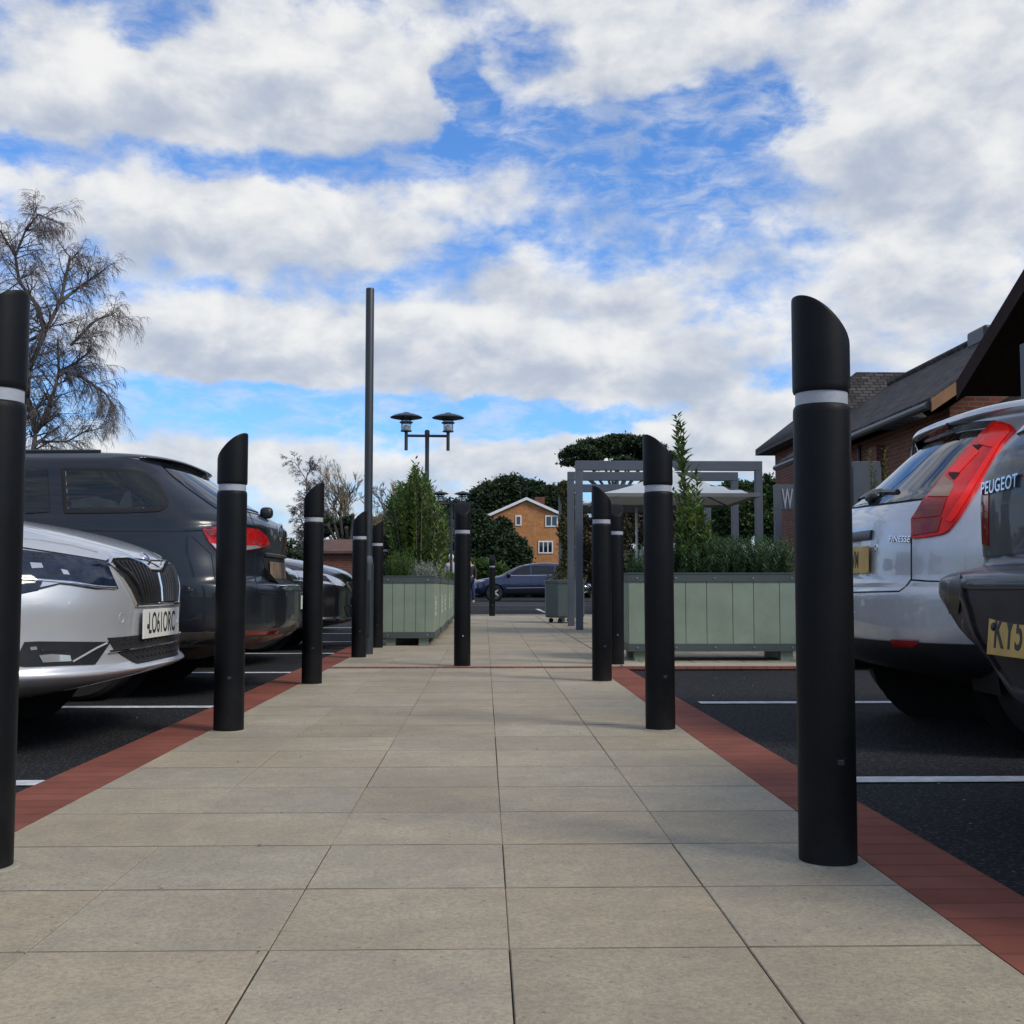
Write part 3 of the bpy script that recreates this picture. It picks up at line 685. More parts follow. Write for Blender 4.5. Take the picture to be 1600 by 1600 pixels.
ivy_m = M_leaf('brown_hedge_leaf', (.050, .042, .026), (.11, .09, .055), 2.5, .7, .1)
def laurel(loc, shoots, label, lt=0, cat='shrub', name='laurel_shrub', L=.10, W=.036, seed=1, dens=70):
    rg = np.random.default_rng(seed); t = thing(name, label, cat, loc)
    ps = []; ps2 = []; q = MB()
    for i, (bx, by, bz, tx, ty, tz) in enumerate(shoots):
        n = int(max(12, dens * (tz - bz))); s = shoot(rg, (bx, by, bz), (tx, ty, tz), n, L, W)
        (ps2 if i < lt else ps).append(s); q.tube([(bx, by, bz), ((bx + tx) / 2, (by + ty) / 2, (bz + tz) / 2), (tx, ty, tz - .03)], [.006, .005, .002], 5)
    v, f = join(ps); npmesh('foliage', v, f, laurel_m, t)
    if ps2: v, f = join(ps2); npmesh('young_foliage', v, f, laurel_lt, t)
    q.build('stem', bark, t); return t
rg = np.random.default_rng(11)
# big laurel in the left planters
sh = []
hull = [(604, 800), (612, 775), (625, 758), (640, 747), (648, 722), (655, 740), (664, 738), (672, 765), (684, 790), (692, 800), (700, 822)]
def crest(u): return np.interp(u, [p[0] for p in hull], [p[1] for p in hull])
for i in range(210):
    u = rg.uniform(606, 699); Y = rg.uniform(12.4, 14.6); top = crest(u) + abs(rg.normal(0, 1)) * 16 if i > 14 else crest(u) + rg.uniform(0, 5)
    p = at(u, min(top, 870), Y); b = at(654 + (u - 654) * .55, 905, Y)
    sh.append((b.x + .8, b.y - 13.2, .66, p.x + .8, p.y - 13.2, max(.95, p.z)))
for (u, v_) in ((647, 722), (650, 728), (664, 740), (625, 756), (693, 801), (612, 776)): p = at(u, v_, 13.2); sh.append((p.x + .8 + rg.uniform(-.03, .03), 0, p.z - .6, p.x + .8, 0, p.z)); 
laurel((-.8, 13.2, 0), [(a, b, c, d_, e_, f_) for (a, b, c, d_, e_, f_) in sh], 'dense laurel shrub with upright shoots standing in the left row of planters', lt=0, seed=3, L=.115, W=.042, dens=60)
# slim laurel in the right planter
sh = []
def L_(u, v_, ub, vb, Y=9.6): a = at(u, v_, Y); b = at(ub, vb, Y); return (b.x - 1.9, b.y - 9.6, b.z, a.x - 1.9, a.y - 9.6, a.z)
sh.append(L_(1057, 651, 1068, 740)); sh.append(L_(1067, 735, 1086, 860)); sh.append(L_(1088, 735, 1092, 850)); sh.append(L_(1062, 662, 1072, 765))
for i in range(34):
    u = rg.uniform(1058, 1118); top = 752 + abs(u - 1082) * 2.4 + rg.uniform(0, 60); sh.append(L_(u, min(top, 860), 1085 + (u - 1085) * .5, 895, 9.6 + rg.uniform(-.16, .16)))
sh.append(L_(1062, 750, 1078, 840)); sh.append(L_(1055, 768, 1072, 850))
laurel((1.9, 9.6, 0), sh, 'slim laurel with one tall leading shoot in the right planter', lt=0, seed=5, L=.115, W=.042, dens=95)
sh = []
for (u, v_) in ((1359, 703), (1383, 703), (1366, 735), (1390, 745)): a = at(u, v_, 14.6); sh.append((a.x - 4.9 + rg.uniform(-.03, .03), 0, a.z - .7, a.x - 4.9, 0, a.z))
for i in range(16): x = rg.uniform(-.4, .5); sh.append((x, rg.uniform(-.1, .1), .6, x + rg.uniform(-.1, .1), 0, rg.uniform(1.1, 1.6)))
laurel((4.9, 14.6, 0), sh, 'yellow green laurel tips rising behind the silver hatchback', lt=4, seed=6, L=.10, W=.034, dens=60)
def brush(loc, x0, x1, y0, y1, n, hmin, hmax, mat, label, name, seed, lean=.22, blades=40, L=.055, W=.010, cat='plant', hf=None):
    rg = np.random.default_rng(seed); t = thing(name, label, cat, loc); ps = []
    for i in range(n):
        x = rg.uniform(x0, x1); y = rg.uniform(y0, y1); h = rg.uniform(hmin, hmax) * (hf(x) if hf else 1)
        ps.append(shoot(rg, (x, y, .0), (x + rg.normal(0, lean) * h, y + rg.normal(0, lean) * h, h), blades, L, W, .8, .004))
    v, f = join(ps); npmesh('foliage', v, f, mat, t)
    q = MB(); 
    for i in range(8): x = rg.uniform(x0, x1); q.tube([(x, (y0 + y1) / 2, -.05), (x, (y0 + y1) / 2, .12)], .006, 5)
    q.build('stem', bark, t); return t
brush((1.86, 9.58, .655), -.60, -.02, -.22, .22, 230, .18, .36, rose_m, 'dark rosemary bush at the left end of the right planter', 'rosemary_bush', 21, hf=lambda x: .75 + .5 * math.exp(-((x + .25) / .2) ** 2))
brush((1.86, 9.58, .655), .0, .64, -.24, .22, 420, .22, .38, rose_m, 'feathery rosemary bush filling the right half of the right planter', 'rosemary_bush', 22)
brush((-.80, 12.0, .655), -.2, .02, -.2, .3, 90, .18, .34, grass_m, 'spiky green herb at the near left corner of the left planter', 'herb_clump', 23, lean=.2)
brush((-.72, 12.15, .655), -.02, .16, -.32, .5, 170, .10, .24, lav_m, 'silvery grey lavender cushion in the nearest left planter', 'lavender_bush', 24, lean=.35, L=.035, W=.009)
brush((-.72, 13.9, .655), -.2, .17, -.6, 1.2, 230, .08, .22, lav_m, 'silvery lavender trailing along the second left planter', 'lavender_bush', 25, lean=.35, L=.04, W=.011)
brush((-.75, 16.9, .655), -.2, .2, -1.6, 2.9, 260, .08, .2, grass_m, 'low green edging plants in the farther left planters', 'herb_clump', 26, lean=.35, L=.06, W=.014)
# climber on the farthest pergola post, rooted in the octagonal tub
t = thing('climbing_plant', 'brown green climber wound up the far left pergola post', 'plant', (1.33, 19.4, 0)); rg2 = np.random.default_rng(8)
n = 5200; zz = rg2.uniform(.68, 2.4, n); rr = .05 + .10 * (1 + np.sin(zz * 9)) * .5 + .28 * np.exp(-((zz - .7) / .13) ** 2); a = rg2.uniform(0, 6.28, n); q_ = np.sqrt(rg2.uniform(0, 1, n)) * rr
C = np.stack([.04 + np.cos(a) * q_, np.sin(a) * q_ * .8, zz], 1); v, f = leaf_arrays(C, rdir(rg2, n), rdir(rg2, n), .05, .03); npmesh('foliage', v, f, M_leaf('climber_leaf', (.045, .055, .022), (.13, .12, .05), 8., .6, .15), t)
MB().tube([(0, 0, .6), (.05, .02, 1.2), (0, 0, 1.8), (.05, 0, 2.38)], .012, 6).build('stem', bark, t)

# bare trees: recursive limbs
def bare_tree(name, label, loc, h, r, seed, levels, nb, lenf, ang, droop, mat_twig, trunk_pts=None, nseg=5, twigr=.006, group='bare trees', up=.0, limbs=None, spread0=(.3, 1.0)):
    rg = random.Random(seed); t = thing(name, label, 'tree', loc, 0, group); T = MB(); Cn = MB()
    def grow(p, d, L, rad, lev):
        pts = [p.copy()]; rr = [rad]; q = p.copy(); d = d.copy(); seg = nseg if lev < levels else max(3, nseg - 1)
        for i in range(seg):
            dr = droop[min(lev, len(droop) - 1)]
            d = (d + Vector((rg.gauss(0, .13), rg.gauss(0, .13), rg.gauss(0, .08) - dr + up * (1 if lev else .3)))).normalized()
            q = q + d * (L / seg); pts.append(q.copy()); rr.append(max(twigr * .5, rad * (1 - .75 * (i + 1) / seg)))
        (T if lev <= 1 else Cn).tube(pts, rr, 7 if lev == 0 else (5 if lev == 1 else 3), cap=False)
        if lev >= levels: return
        k = nb[min(lev, len(nb) - 1)]
        for j in range(k):
            f = rg.uniform(*spread0) if lev == 0 else rg.uniform(.12, 1.0)
            x = f * seg; i = min(int(x), seg - 1); pp = pts[i].lerp(pts[i + 1], x - i); dd = (pts[i + 1] - pts[i]).normalized()
            az_ = rg.uniform(0, 2 * P); a = ang[min(lev, len(ang) - 1)] * rg.uniform(.7, 1.3)
            ref = Vector((0, 0, 1)) if abs(dd.z) < .9 else Vector((1, 0, 0)); s1 = dd.cross(ref).normalized(); s2 = dd.cross(s1)
            nd = dd * math.cos(a) + (s1 * math.cos(az_) + s2 * math.sin(az_)) * math.sin(a)
            grow(pp, nd, L * lenf[min(lev, len(lenf) - 1)] * rg.uniform(.7, 1.2) * (1 - .3 * f), max(twigr, rr[i] * .55), lev + 1)
    if limbs:
        for (pts, rad) in limbs:
            pts = [Vector(p) for p in pts]; n = len(pts)
            T.tube(pts, [rad * (1 - .6 * i / (n - 1)) for i in range(n)], 8, cap=False)
            for i in range(1, n):
                for j in range(nb[0]):
                    pp = pts[i - 1].lerp(pts[i], rg.random()); dd = (pts[i] - pts[i - 1]).normalized(); az_ = rg.uniform(0, 2 * P); a = ang[0] * rg.uniform(.7, 1.3)
                    s1 = dd.cross(Vector((.3, 1, .1))).normalized(); s2 = dd.cross(s1)
                    grow(pp, dd * math.cos(a) + (s1 * math.cos(az_) + s2 * math.sin(az_)) * math.sin(a), h * lenf[0] * rg.uniform(.7, 1.2), rad * .42 * (1 - .55 * i / n), 1)
    else: grow(Vector((0, 0, 0)), Vector((rg.gauss(0, .04), rg.gauss(0, .04), 1)), h, r, 0)
    T.build('trunk', bark, t, smooth=True)
    o = link_mesh('crown', Cn.v, Cn.f, mat_twig, t); return t
# the large birch, its forks traced as real limbs 26 m away
def w(u, v_, Y=26.0, dy=0.): p = at(u, v_, Y + dy); return (p.x + 10.3, p.y - 26.0, p.z)
limbs = [([(0.0, 0, 0), w(52, 780), w(52, 705), w(56, 672)], 0.107),
         ([w(56, 672), w(42, 620, dy=-.2), w(45, 580, dy=-.3), w(70, 520, dy=-.4), w(95, 470, dy=-.4), w(110, 400, dy=-.5)], 0.078),
         ([w(56, 675), w(70, 655, dy=.2), w(85, 610, dy=.3), w(92, 580, dy=.4), w(90, 530, dy=.5)], 0.061),
         ([w(92, 580, dy=.4), w(115, 570, dy=.3), w(145, 545, dy=.2)], 0.041),
         ([w(70, 520, dy=-.4), w(30, 540, dy=-.2), w(-20, 590)], 0.049),
         ([w(95, 470, dy=-.4), w(130, 445), w(165, 420, dy=.2)], 0.041),
         ([w(70, 520, dy=-.4), w(60, 480), w(30, 440, dy=.3), w(24, 400, dy=.4), w(40, 360, dy=.4)], 0.057),
         ([w(24, 400, dy=.4), w(0, 360), w(-30, 340)], 0.033),
         ([w(60, 690), w(105, 690, dy=.4), w(140, 670, dy=.6)], 0.033),
         ([w(-20, 590), w(-50, 500), w(-40, 400)], 0.049),
         ([w(92, 580, dy=.4), w(130, 590, dy=.5), w(165, 615, dy=.4), w(182, 640, dy=.3)], 0.037),
         ([w(110, 540, dy=-.2), w(150, 500, dy=-.1), w(178, 490)], 0.037), ([w(40, 360, dy=.4), w(60, 335, dy=.3), w(95, 350)], 0.033)]
bare_tree('birch_tree', 'large leafless weeping birch at the left edge behind the estate car', (-10.3, 26.0, 0), 5.6, .13, 5, 4, [8, 9, 9, 0], [.138, .60, .62], [.85, .8, .6], [.0, .02, .14, .30], twig_m, limbs=limbs, twigr=.0034, nseg=6)
def b2(u, Y): p = at(u, 900, Y); return (p.x, Y, 0)
bare_tree('birch_tree', 'slim leafless birch in the distance left of the pollarded tree', b2(466, 50), 5.6, .10, 9, 4, [30, 8, 7], [.27, .5, .6], [.65, .7, .6], [.0, .0, .06, .10], twig_m, twigr=.008, spread0=(.2, 1.), nseg=5)
bare_tree('willow_tree', 'pale ochre twigged leafless tree behind the tall pole', b2(572, 56), 5.4, .13, 10, 4, [18, 8, 6], [.55, .5, .5], [.55, .45, .4], [0, -.03, -.05, -.02], twig_y, twigr=.010, up=.05, spread0=(.12, .9))
bare_tree('willow_tree', 'second pale ochre twigged tree just left of the laurel shrub', b2(606, 60), 5.0, .12, 13, 4, [16, 8, 6], [.55, .5, .5], [.55, .45, .4], [0, -.03, -.05, -.02], twig_y, twigr=.010, up=.05, spread0=(.12, .9))
bare_tree('bare_tree', 'gnarled leafless tree spreading behind the laurel shrub and near lamp', b2(648, 44), 3.4, .16, 12, 4, [13, 7, 5], [.72, .55, .5], [1.0, .7, .6], [0, -.06, -.02, .0], twig_m, twigr=.011, spread0=(.45, 1.))
bare_tree('bare_tree', 'leafless broad tree rising behind the dark evergreens above the ochre house', b2(792, 95), 7.6, .22, 14, 4, [14, 7, 5], [.5, .55, .5], [.75, .6, .5], [0, -.03, -.02, .0], twig_m, twigr=.022, spread0=(.5, 1.))
bare_tree('bare_tree', 'small leafless tree glimpsed between the pergola and the right trees', b2(1140, 70), 5.0, .14, 17, 3, [12, 6], [.5, .5], [.7, .6], [0, -.03, 0], twig_m, twigr=.018)
# pollard
t = thing('pollarded_tree', 'pollarded tree with knobbly cut stumps above the brick outbuilding', 'tree', b2(545, 41)); q = MB(); rg_ = random.Random(3)
for (dx, dz) in ((-.55, 2.9), (-.35, 3.25), (-.1, 2.7), (.12, 3.15), (.4, 3.1), (.62, 3.05), (.3, 2.75), (-.75, 2.8)):
    q.tube([(0, 0, 1.7), (dx * .6, rg_.uniform(-.2, .2), 2.2), (dx, rg_.uniform(-.3, .3), dz)], [.10, .06, .045], 7); q.lathe([(.045, dz - .08), (.08, dz - .03), (.08, dz + .03), (.04, dz + .08)], 8, (dx, 0))
q.tube([(0, 0, 0), (0, 0, 1.8)], [.22, .18], 10); q.build('trunk', M('dark_bark', (.035, .03, .028), .9), t)

# leafy masses
def leafy(name, label, loc, blobs, n, L, mat, seed, group=None, flat=1., trunk=None, cat='tree', clump=.0):
    rg = np.random.default_rng(seed); t = thing(name, label, cat, loc, 0, group); Cs = []; tot = sum(b[3] * b[4] * b[5] for b in blobs)
    for (x, y, z, rx, ry, rz) in blobs:
        k = int(n * rx * ry * rz / tot); m = max(6, k // 85)
        dd = rdir(rg, m) * (rg.uniform(.35, 1., (m, 1)) ** .4) * np.where(rg.random((m, 1)) < .12, rg.uniform(1.05, 1.28, (m, 1)), 1.); cc = dd * np.array([rx, ry, rz]) + np.array([x, y, z])
        idx = rg.integers(0, m, k); s = clump or .15 * min(rx, rz)
        Cs.append(cc[idx] + rg.normal(0, 1, (k, 3)) * np.array([s, s, s * .7 * flat]))
    C = np.concatenate(Cs); D = rdir(rg, len(C)); D[:, 2] = D[:, 2] * .6 + .15
    v, f = leaf_arrays(C, D, rdir(rg, len(C)), L * rg.uniform(.6, 1.3, len(C)), L * .5); npmesh('foliage' if cat != 'tree' else 'crown', v, f, mat, t)
    h = max(b[2] for b in blobs); T = MB()
    tr = trunk or [((0, 0, 0), (blobs[0][0] * .6, blobs[0][1] * .6, h * .85), .16)]
    for (a, b, r_) in tr: T.tube([a, ((a[0] + b[0]) / 2 + .05, (a[1] + b[1]) / 2, (a[2] + b[2]) / 2), b], [r_, r_ * .75, r_ * .35], 7)
    T.build('trunk', bark, t); return t
def bl(u, v_, Y, ru, rv, base, dy=0., ry=None):
    p = at(u, v_, Y + dy); k = Y / F; return (p.x - base[0], dy, p.z, ru * k, ry or ru * k * .8, rv * k)
b = b2(800, 84); leafy('evergreen_tree', 'broad dark evergreen tree behind the ochre house', b, [bl(770, 790, 84, 36, 34, b), bl(800, 775, 84, 34, 28, b), bl(760, 830, 84, 26, 46, b), bl(830, 775, 84, 24, 22, b)], 78000, .27, dark_m, 31, 'dark evergreens')
b = b2(866, 80); leafy('evergreen_tree', 'dark spiky evergreen between the ochre house chimney and the pergola', b, [bl(862, 790, 80, 22, 28, b), bl(848, 775, 80, 12, 14, b), bl(880, 800, 80, 26, 36, b), bl(850, 835, 80, 20, 44, b)], 40000, .27, dark_m, 32, 'dark evergreens')
b = b2(775, 63); leafy('conifer_bush', 'large dark conifer bush in front of the ochre house', b, [bl(765, 855, 63, 34, 36, b), bl(800, 868, 63, 26, 26, b), bl(784, 825, 63, 12, 18, b), bl(745, 840, 63, 18, 44, b), bl(783, 842, 63, 20, 26, b)], 60000, .22, dark_m, 33, 'dark evergreens')
b = b2(765, 58); leafy('bramble_bush', 'olive scrubby bush low in front of the conifer', b, [bl(752, 888, 58, 22, 14, b), bl(778, 893, 58, 20, 12, b)], 9000, .2, grass_m, 34, None, cat='shrub')
b = b2(690, 75); leafy('evergreen_tree', 'dark evergreen behind the distant lamp and laurel', b, [bl(700, 830, 75, 40, 44, b), bl(725, 810, 75, 18, 30, b), bl(600, 835, 75, 50, 26, b), bl(570, 850, 75, 30, 20, b)], 52000, .27, dark_m, 35, 'dark evergreens')
# cedar with flat plates
b = b2(960, 82)
plates = [(908, 704, 22, 5), (935, 694, 26, 6), (968, 687, 26, 5), (996, 692, 20, 6), (1018, 700, 20, 5), (887, 711, 13, 4), (1040, 712, 14, 4), (950, 706, 22, 5), (985, 703, 22, 5), (893, 722, 15, 4), (1052, 724, 12, 4), (1005, 716, 22, 5), (925, 714, 18, 4), (955, 697, 14, 4), (1022, 726, 18, 4), (975, 719, 16, 4), (930, 728, 14, 3)]
leafy('cedar_tree', 'dark flat topped cedar rising above the pergola', b, [bl(u, v_, 82, ru, rv, b, dy=(i % 3 - 1) * 1.2) for i, (u, v_, ru, rv) in enumerate(plates)], 62000, .22, dark_m, 36,
      trunk=[((0, 0, 0), (.2, 0, 9.0), .4)] + [((.1, 0, 6.5), (bl(u, v_ + 4, 82, 1, 1, b)[0], 0, bl(u, v_ + 4, 82, 1, 1, b)[2]), .13) for (u, v_, _, _) in plates[:12]], clump=.17, flat=.7)
b = b2(965, 46); leafy('hedge', 'tall brown green hedge behind the parasols', b, [bl(u, 855, 46, 26, 62, b) for u in (905, 935, 965, 995, 1025, 1055)], 60000, .15, ivy_m, 37, cat='hedge')
b = b2(1180, 52); leafy('evergreen_tree', 'deep green tree right of the pergola beside the brick wing', b, [bl(1150, 800, 52, 30, 44, b), bl(1185, 795, 52, 26, 40, b), bl(1205, 800, 52, 20, 50, b), bl(1208, 768, 52, 12, 14, b), bl(1140, 765, 52, 12, 14, b)], 52000, .2, mid_m, 38, 'dark evergreens')
b = b2(1110, 56); leafy('evergreen_tree', 'dark tree seen under the nearer parasol', b, [bl(1110, 815, 56, 34, 40, b), bl(1080, 835, 56, 30, 40, b), bl(1128, 780, 56, 14, 20, b)], 34000, .22, dark_m, 39, 'dark evergreens')
b = b2(1110, 38); leafy('shrub', 'light green shrub behind the pergola posts', b, [bl(1105, 858, 38, 26, 18, b), bl(1130, 862, 38, 18, 16, b)], 12000, .1, mid_m, 40, cat='shrub')
b = b2(500, 62); leafy('hedge', 'low distant hedge behind the parked cars on the left', b, [bl(u, 884, 62, 34, 24, b) for u in (430, 470, 500, 540, 580, 620, 660, 700)], 42000, .22, mid_m, 41, cat='hedge')
b = b2(533, 39.5); leafy('shrub', 'dark ivy clump at the foot of the pollarded tree', b, [bl(520, 828, 42, 18, 16, b, 2.2), bl(552, 830, 42, 16, 14, b, 2.2)], 9000, .12, dark_m, 42, cat='shrub')
b = b2(250, 48); leafy('hedge', 'dark distant hedge seen left of the outbuilding', b, [bl(u, 880, 48, 60, 34, b) for u in (60, 150, 240, 330, 420)], 26000, .22, dark_m, 43, cat='hedge')
b = b2(905, 90); leafy('hedge', 'far hedge closing the road behind the small dark car', b, [bl(u, 895, 90, 34, 26, b) for u in (880, 920, 960, 1010, 1060, 1110, 1160, 1210)], 40000, .3, dark_m, 44, cat='hedge')

b = b2(800, 67); leafy('hedge', 'dark low hedge along the foot of the ochre house behind the blue car', b, [bl(u, 914, 67, 26, 22, b) for u in (770, 800, 830, 860, 890)], 16000, .22, dark_m, 45, cat='hedge')
# ------------------------------------------------------------------ vehicles
def pchip(xk, yk, x):
    h = np.diff(xk); dlt = np.diff(yk) / h; m = np.zeros(len(xk)); m[0] = dlt[0]; m[-1] = dlt[-1]
    for i in range(1, len(xk) - 1):
        if dlt[i - 1] * dlt[i] > 0: w1 = 2 * h[i] + h[i - 1]; w2 = h[i] + 2 * h[i - 1]; m[i] = (w1 + w2) / (w1 / dlt[i - 1] + w2 / dlt[i])
    i = np.clip(np.searchsorted(xk, x) - 1, 0, len(h) - 1); t = (x - xk[i]) / h[i]
    return (2 * t**3 - 3 * t**2 + 1) * yk[i] + (t**3 - 2 * t**2 + t) * h[i] * m[i] + (-2 * t**3 + 3 * t**2) * yk[i + 1] + (t**3 - t**2) * h[i] * m[i + 1]
def inpoly(p, poly):
    c = False; n = len(poly); j = n - 1
    for i in range(n):
        if (poly[i][1] > p[1]) != (poly[j][1] > p[1]) and p[0] < (poly[j][0] - poly[i][0]) * (p[1] - poly[i][1]) / (poly[j][1] - poly[i][1]) + poly[i][0]: c = not c
        j = i
    return c
class Car:
    def __init__(s, name, label, cat, loc, rz, rows, paint, group=None, cuts=None, NF=20, NS=22, wheels=(), sub=4, origin=None):
        s.t = thing(name, label, cat, (loc[0], loc[1], -.006), rz, group)
        s.M = Matrix.Translation((loc[0], loc[1], -.006)) @ Matrix.Rotation(rz, 4, 'Z'); s.I = s.M.inverted(); s.paint = paint
        A = np.array(rows, float); zk = A[:, 0]; zs = []
        for i in range(len(zk) - 1): zs += [zk[i] + (zk[i + 1] - zk[i]) * j / sub for j in range(sub)]
        zs.append(zk[-1]); zs = np.array(zs); C = [zs] + [pchip(zk, A[:, k], zs) for k in range(1, 8)]
        v = []; s.zs = zs
        for q in range(len(zs)):
            z, xf, aF, nF, xr, aR, nR, w_ = [c[q] for c in C]; half = []
            for i in range(NF):
                a = (i / (NF - 1)) * P / 2; half.append((xf - aF + aF * max(0, math.cos(a)) ** (2 / nF), w_ * math.sin(a) ** (2 / nF)))
            x0, x1 = half[-1][0], xr + aR
            for i in range(1, NS): half.append((x0 + (x1 - x0) * i / NS, w_))
            for i in range(NF):
                a = (1 - i / (NF - 1)) * P / 2; half.append((xr + aR - aR * max(0, math.cos(a)) ** (2 / nR), w_ * math.sin(a) ** (2 / nR)))
            full = half + [(x, -y) for x, y in half[-2:0:-1]]; v += [(x, y, z) for x, y in full]; n = len(full)
        f = []
        for q in range(len(zs) - 1):
            for k in range(n): f.append((q * n + k, q * n + (k + 1) % n, (q + 1) * n + (k + 1) % n, (q + 1) * n + k))
        f.append(tuple(reversed(range(n)))); f.append(tuple((len(zs) - 1) * n + k for k in range(n)))
        s.body = link_mesh('body', v, f, paint, s.t, smooth=True, sharp=R(50)); s.body.data.update()
        bm = bmesh.new(); bm.from_mesh(s.body.data); bmesh.ops.recalc_face_normals(bm, faces=bm.faces); bmesh.ops.triangulate(bm, faces=bm.faces); s.bvh = BVHTree.FromBMesh(bm); bm.to_mesh; bm.free()
        s.wl = wheels; s.hw = float(A[:, 7].max())
    def hit(s, p, mode):
        if mode == 'cam': o = s.I @ Vector((0, 0, CAMZ)); d = s.I.to_3x3() @ ray(*p)
        elif mode == 'side': o = Vector((p[0], -4, p[1])); d = Vector((0, 1, 0))
        elif mode == 'rear': o = Vector((-4, p[0], p[1])); d = Vector((1, 0, 0))
        elif mode == 'front': o = Vector((9, p[0], p[1])); d = Vector((-1, 0, 0))
        elif mode == 'top': o = Vector((p[0], p[1], 5)); d = Vector((0, 0, -1))
        h = s.bvh.ray_cast(o, d)
        if h[0] is None:   # just off the silhouette: closest approach to the ray
            best = None
            for k in range(1, 60):
                q = o + d * (k * .15); nn = s.bvh.find_nearest(q)
                if best is None or nn[3] < best[3]: best = nn
            return best[0], best[1]
        n = h[1]
        if n.dot(d) > 0: n = -n
        return h[0], n
    def patch(s, name, poly, mat, mode='cam', off=.003, ds=None, mirror=True, parent=None, depth=.008, inner=None):
        ds = ds or (4.5 if mode == 'cam' else .03); B = []
        for i in range(len(poly)):
            a = Vector(poly[i]); b = Vector(poly[(i + 1) % len(poly)]); k = max(1, int((b - a).length / ds))
            B += [tuple(a.lerp(b, j / k)) for j in range(k)]
        xs_ = [p[0] for p in B]; ys_ = [p[1] for p in B]; I = []
        y = min(ys_) + ds * .5
        while y < max(ys_):
            x = min(xs_) + ds * .5
            while x < max(xs_):
                if inpoly((x, y), poly) and min((x - p[0]) ** 2 + (y - p[1]) ** 2 for p in B) > (ds * .45) ** 2: I.append((x, y))
                x += ds
            y += ds
        n = len(B); r = delaunay_2d_cdt([Vector(p) for p in B + I], [(i, (i + 1) % n) for i in range(n)], [], 0, 1e-6)
        P2 = [tuple(p) for p in r[0]]; F2 = [f for f in r[2] if inpoly((sum(P2[i][0] for i in f) / len(f), sum(P2[i][1] for i in f) / len(f)), poly)]
        top = []; nr = []
        for p in P2: h, nn = s.hit(p, mode); top.append(h + nn * off); nr.append(nn)
        v = [tuple(p) for p in top]; f = [tuple(q) for q in F2]
        cnt = {}
        for q in F2:
            for i in range(len(q)):
                e = (q[i], q[(i + 1) % len(q)]); cnt[e] = 1
        k = len(v); low = {}
        for (a, b) in list(cnt):
            if (b, a) not in cnt:
                for i in (a, b):
                    if i not in low: low[i] = len(v); v.append(tuple(top[i] - nr[i] * depth))
                f.append((b, a, low[a], low[b]))
        # orient outwards
        fn = Vector((0, 0, 0)); q = F2[len(F2) // 2]; e1 = top[q[1]] - top[q[0]]; e2 = top[q[2]] - top[q[0]]
        if e1.cross(e2).dot(nr[q[0]]) < 0: f = [g[::-1] for g in f]
        return s.dup(name, v, f, mat, mirror, parent)
    def dup(s, name, v, f, mat, mirror, parent, sharp=R(40)):
        par = parent if parent is not None else s.t; pa, pb = par if isinstance(par, tuple) else (par, par)
        o = link_mesh(name, v, f, mat, pa, smooth=True, sharp=sharp)
        if mirror == 'far':
            bpy.data.objects.remove(o); return link_mesh(name, [(x, -y, z) for x, y, z in v], [g[::-1] for g in f], mat, pb, smooth=True, sharp=sharp)
        if mirror:
            o2 = link_mesh(name, [(x, -y, z) for x, y, z in v], [g[::-1] for g in f], mat, pb, smooth=True, sharp=sharp); return (o, o2)
        return o
    def line(s, name, pts, mat, mode='cam', w=.005, h=.0015, mirror=True, parent=None, ds=None, closed=False, base=-.001, roundtop=False):
        ds = ds or (4 if mode == 'cam' else .03); Q = []; m = len(pts)
        for i in range(m if closed else m - 1):
            a = Vector(pts[i]); b = Vector(pts[(i + 1) % m]); k = max(1, int((b - a).length / ds)); Q += [a.lerp(b, j / k) for j in range(k)]
        if not closed: Q.append(Vector(pts[-1]))
        H = [s.hit(tuple(q), mode) for q in Q]; v = []; f = []; n = len(H)
        for i in range(n):
            a = H[(i - 1) % n if closed else max(i - 1, 0)][0]; b = H[(i + 1) % n if closed else min(i + 1, n - 1)][0]
            tdir = (b - a).normalized() if (b - a).length > 1e-7 else Vector((1, 0, 0)); p, nn = H[i]; sd = tdir.cross(nn).normalized()
            hh = h * .75
            for (c, e) in ((-1, base), (-1, hh), (-.5, h), (.5, h), (1, hh), (1, base)): v.append(tuple(p + sd * (w / 2 * c) + nn * e))
        for i in range(n if closed else n - 1):
            j = (i + 1) % n
            for k in range(5): f.append((i * 6 + k, i * 6 + k + 1, j * 6 + k + 1, j * 6 + k))
        if not closed: f.append((0, 1, 2, 3, 4, 5)); f.append(tuple((n - 1) * 6 + k for k in (5, 4, 3, 2, 1, 0)))
        if f[0]:
            a, b, c = [Vector(v[k]) for k in f[2][:3]]
            if (b - a).cross(c - a).dot(H[0][1]) < 0: f = [g[::-1] for g in f]
        return s.dup(name, v, f, mat, mirror, parent)
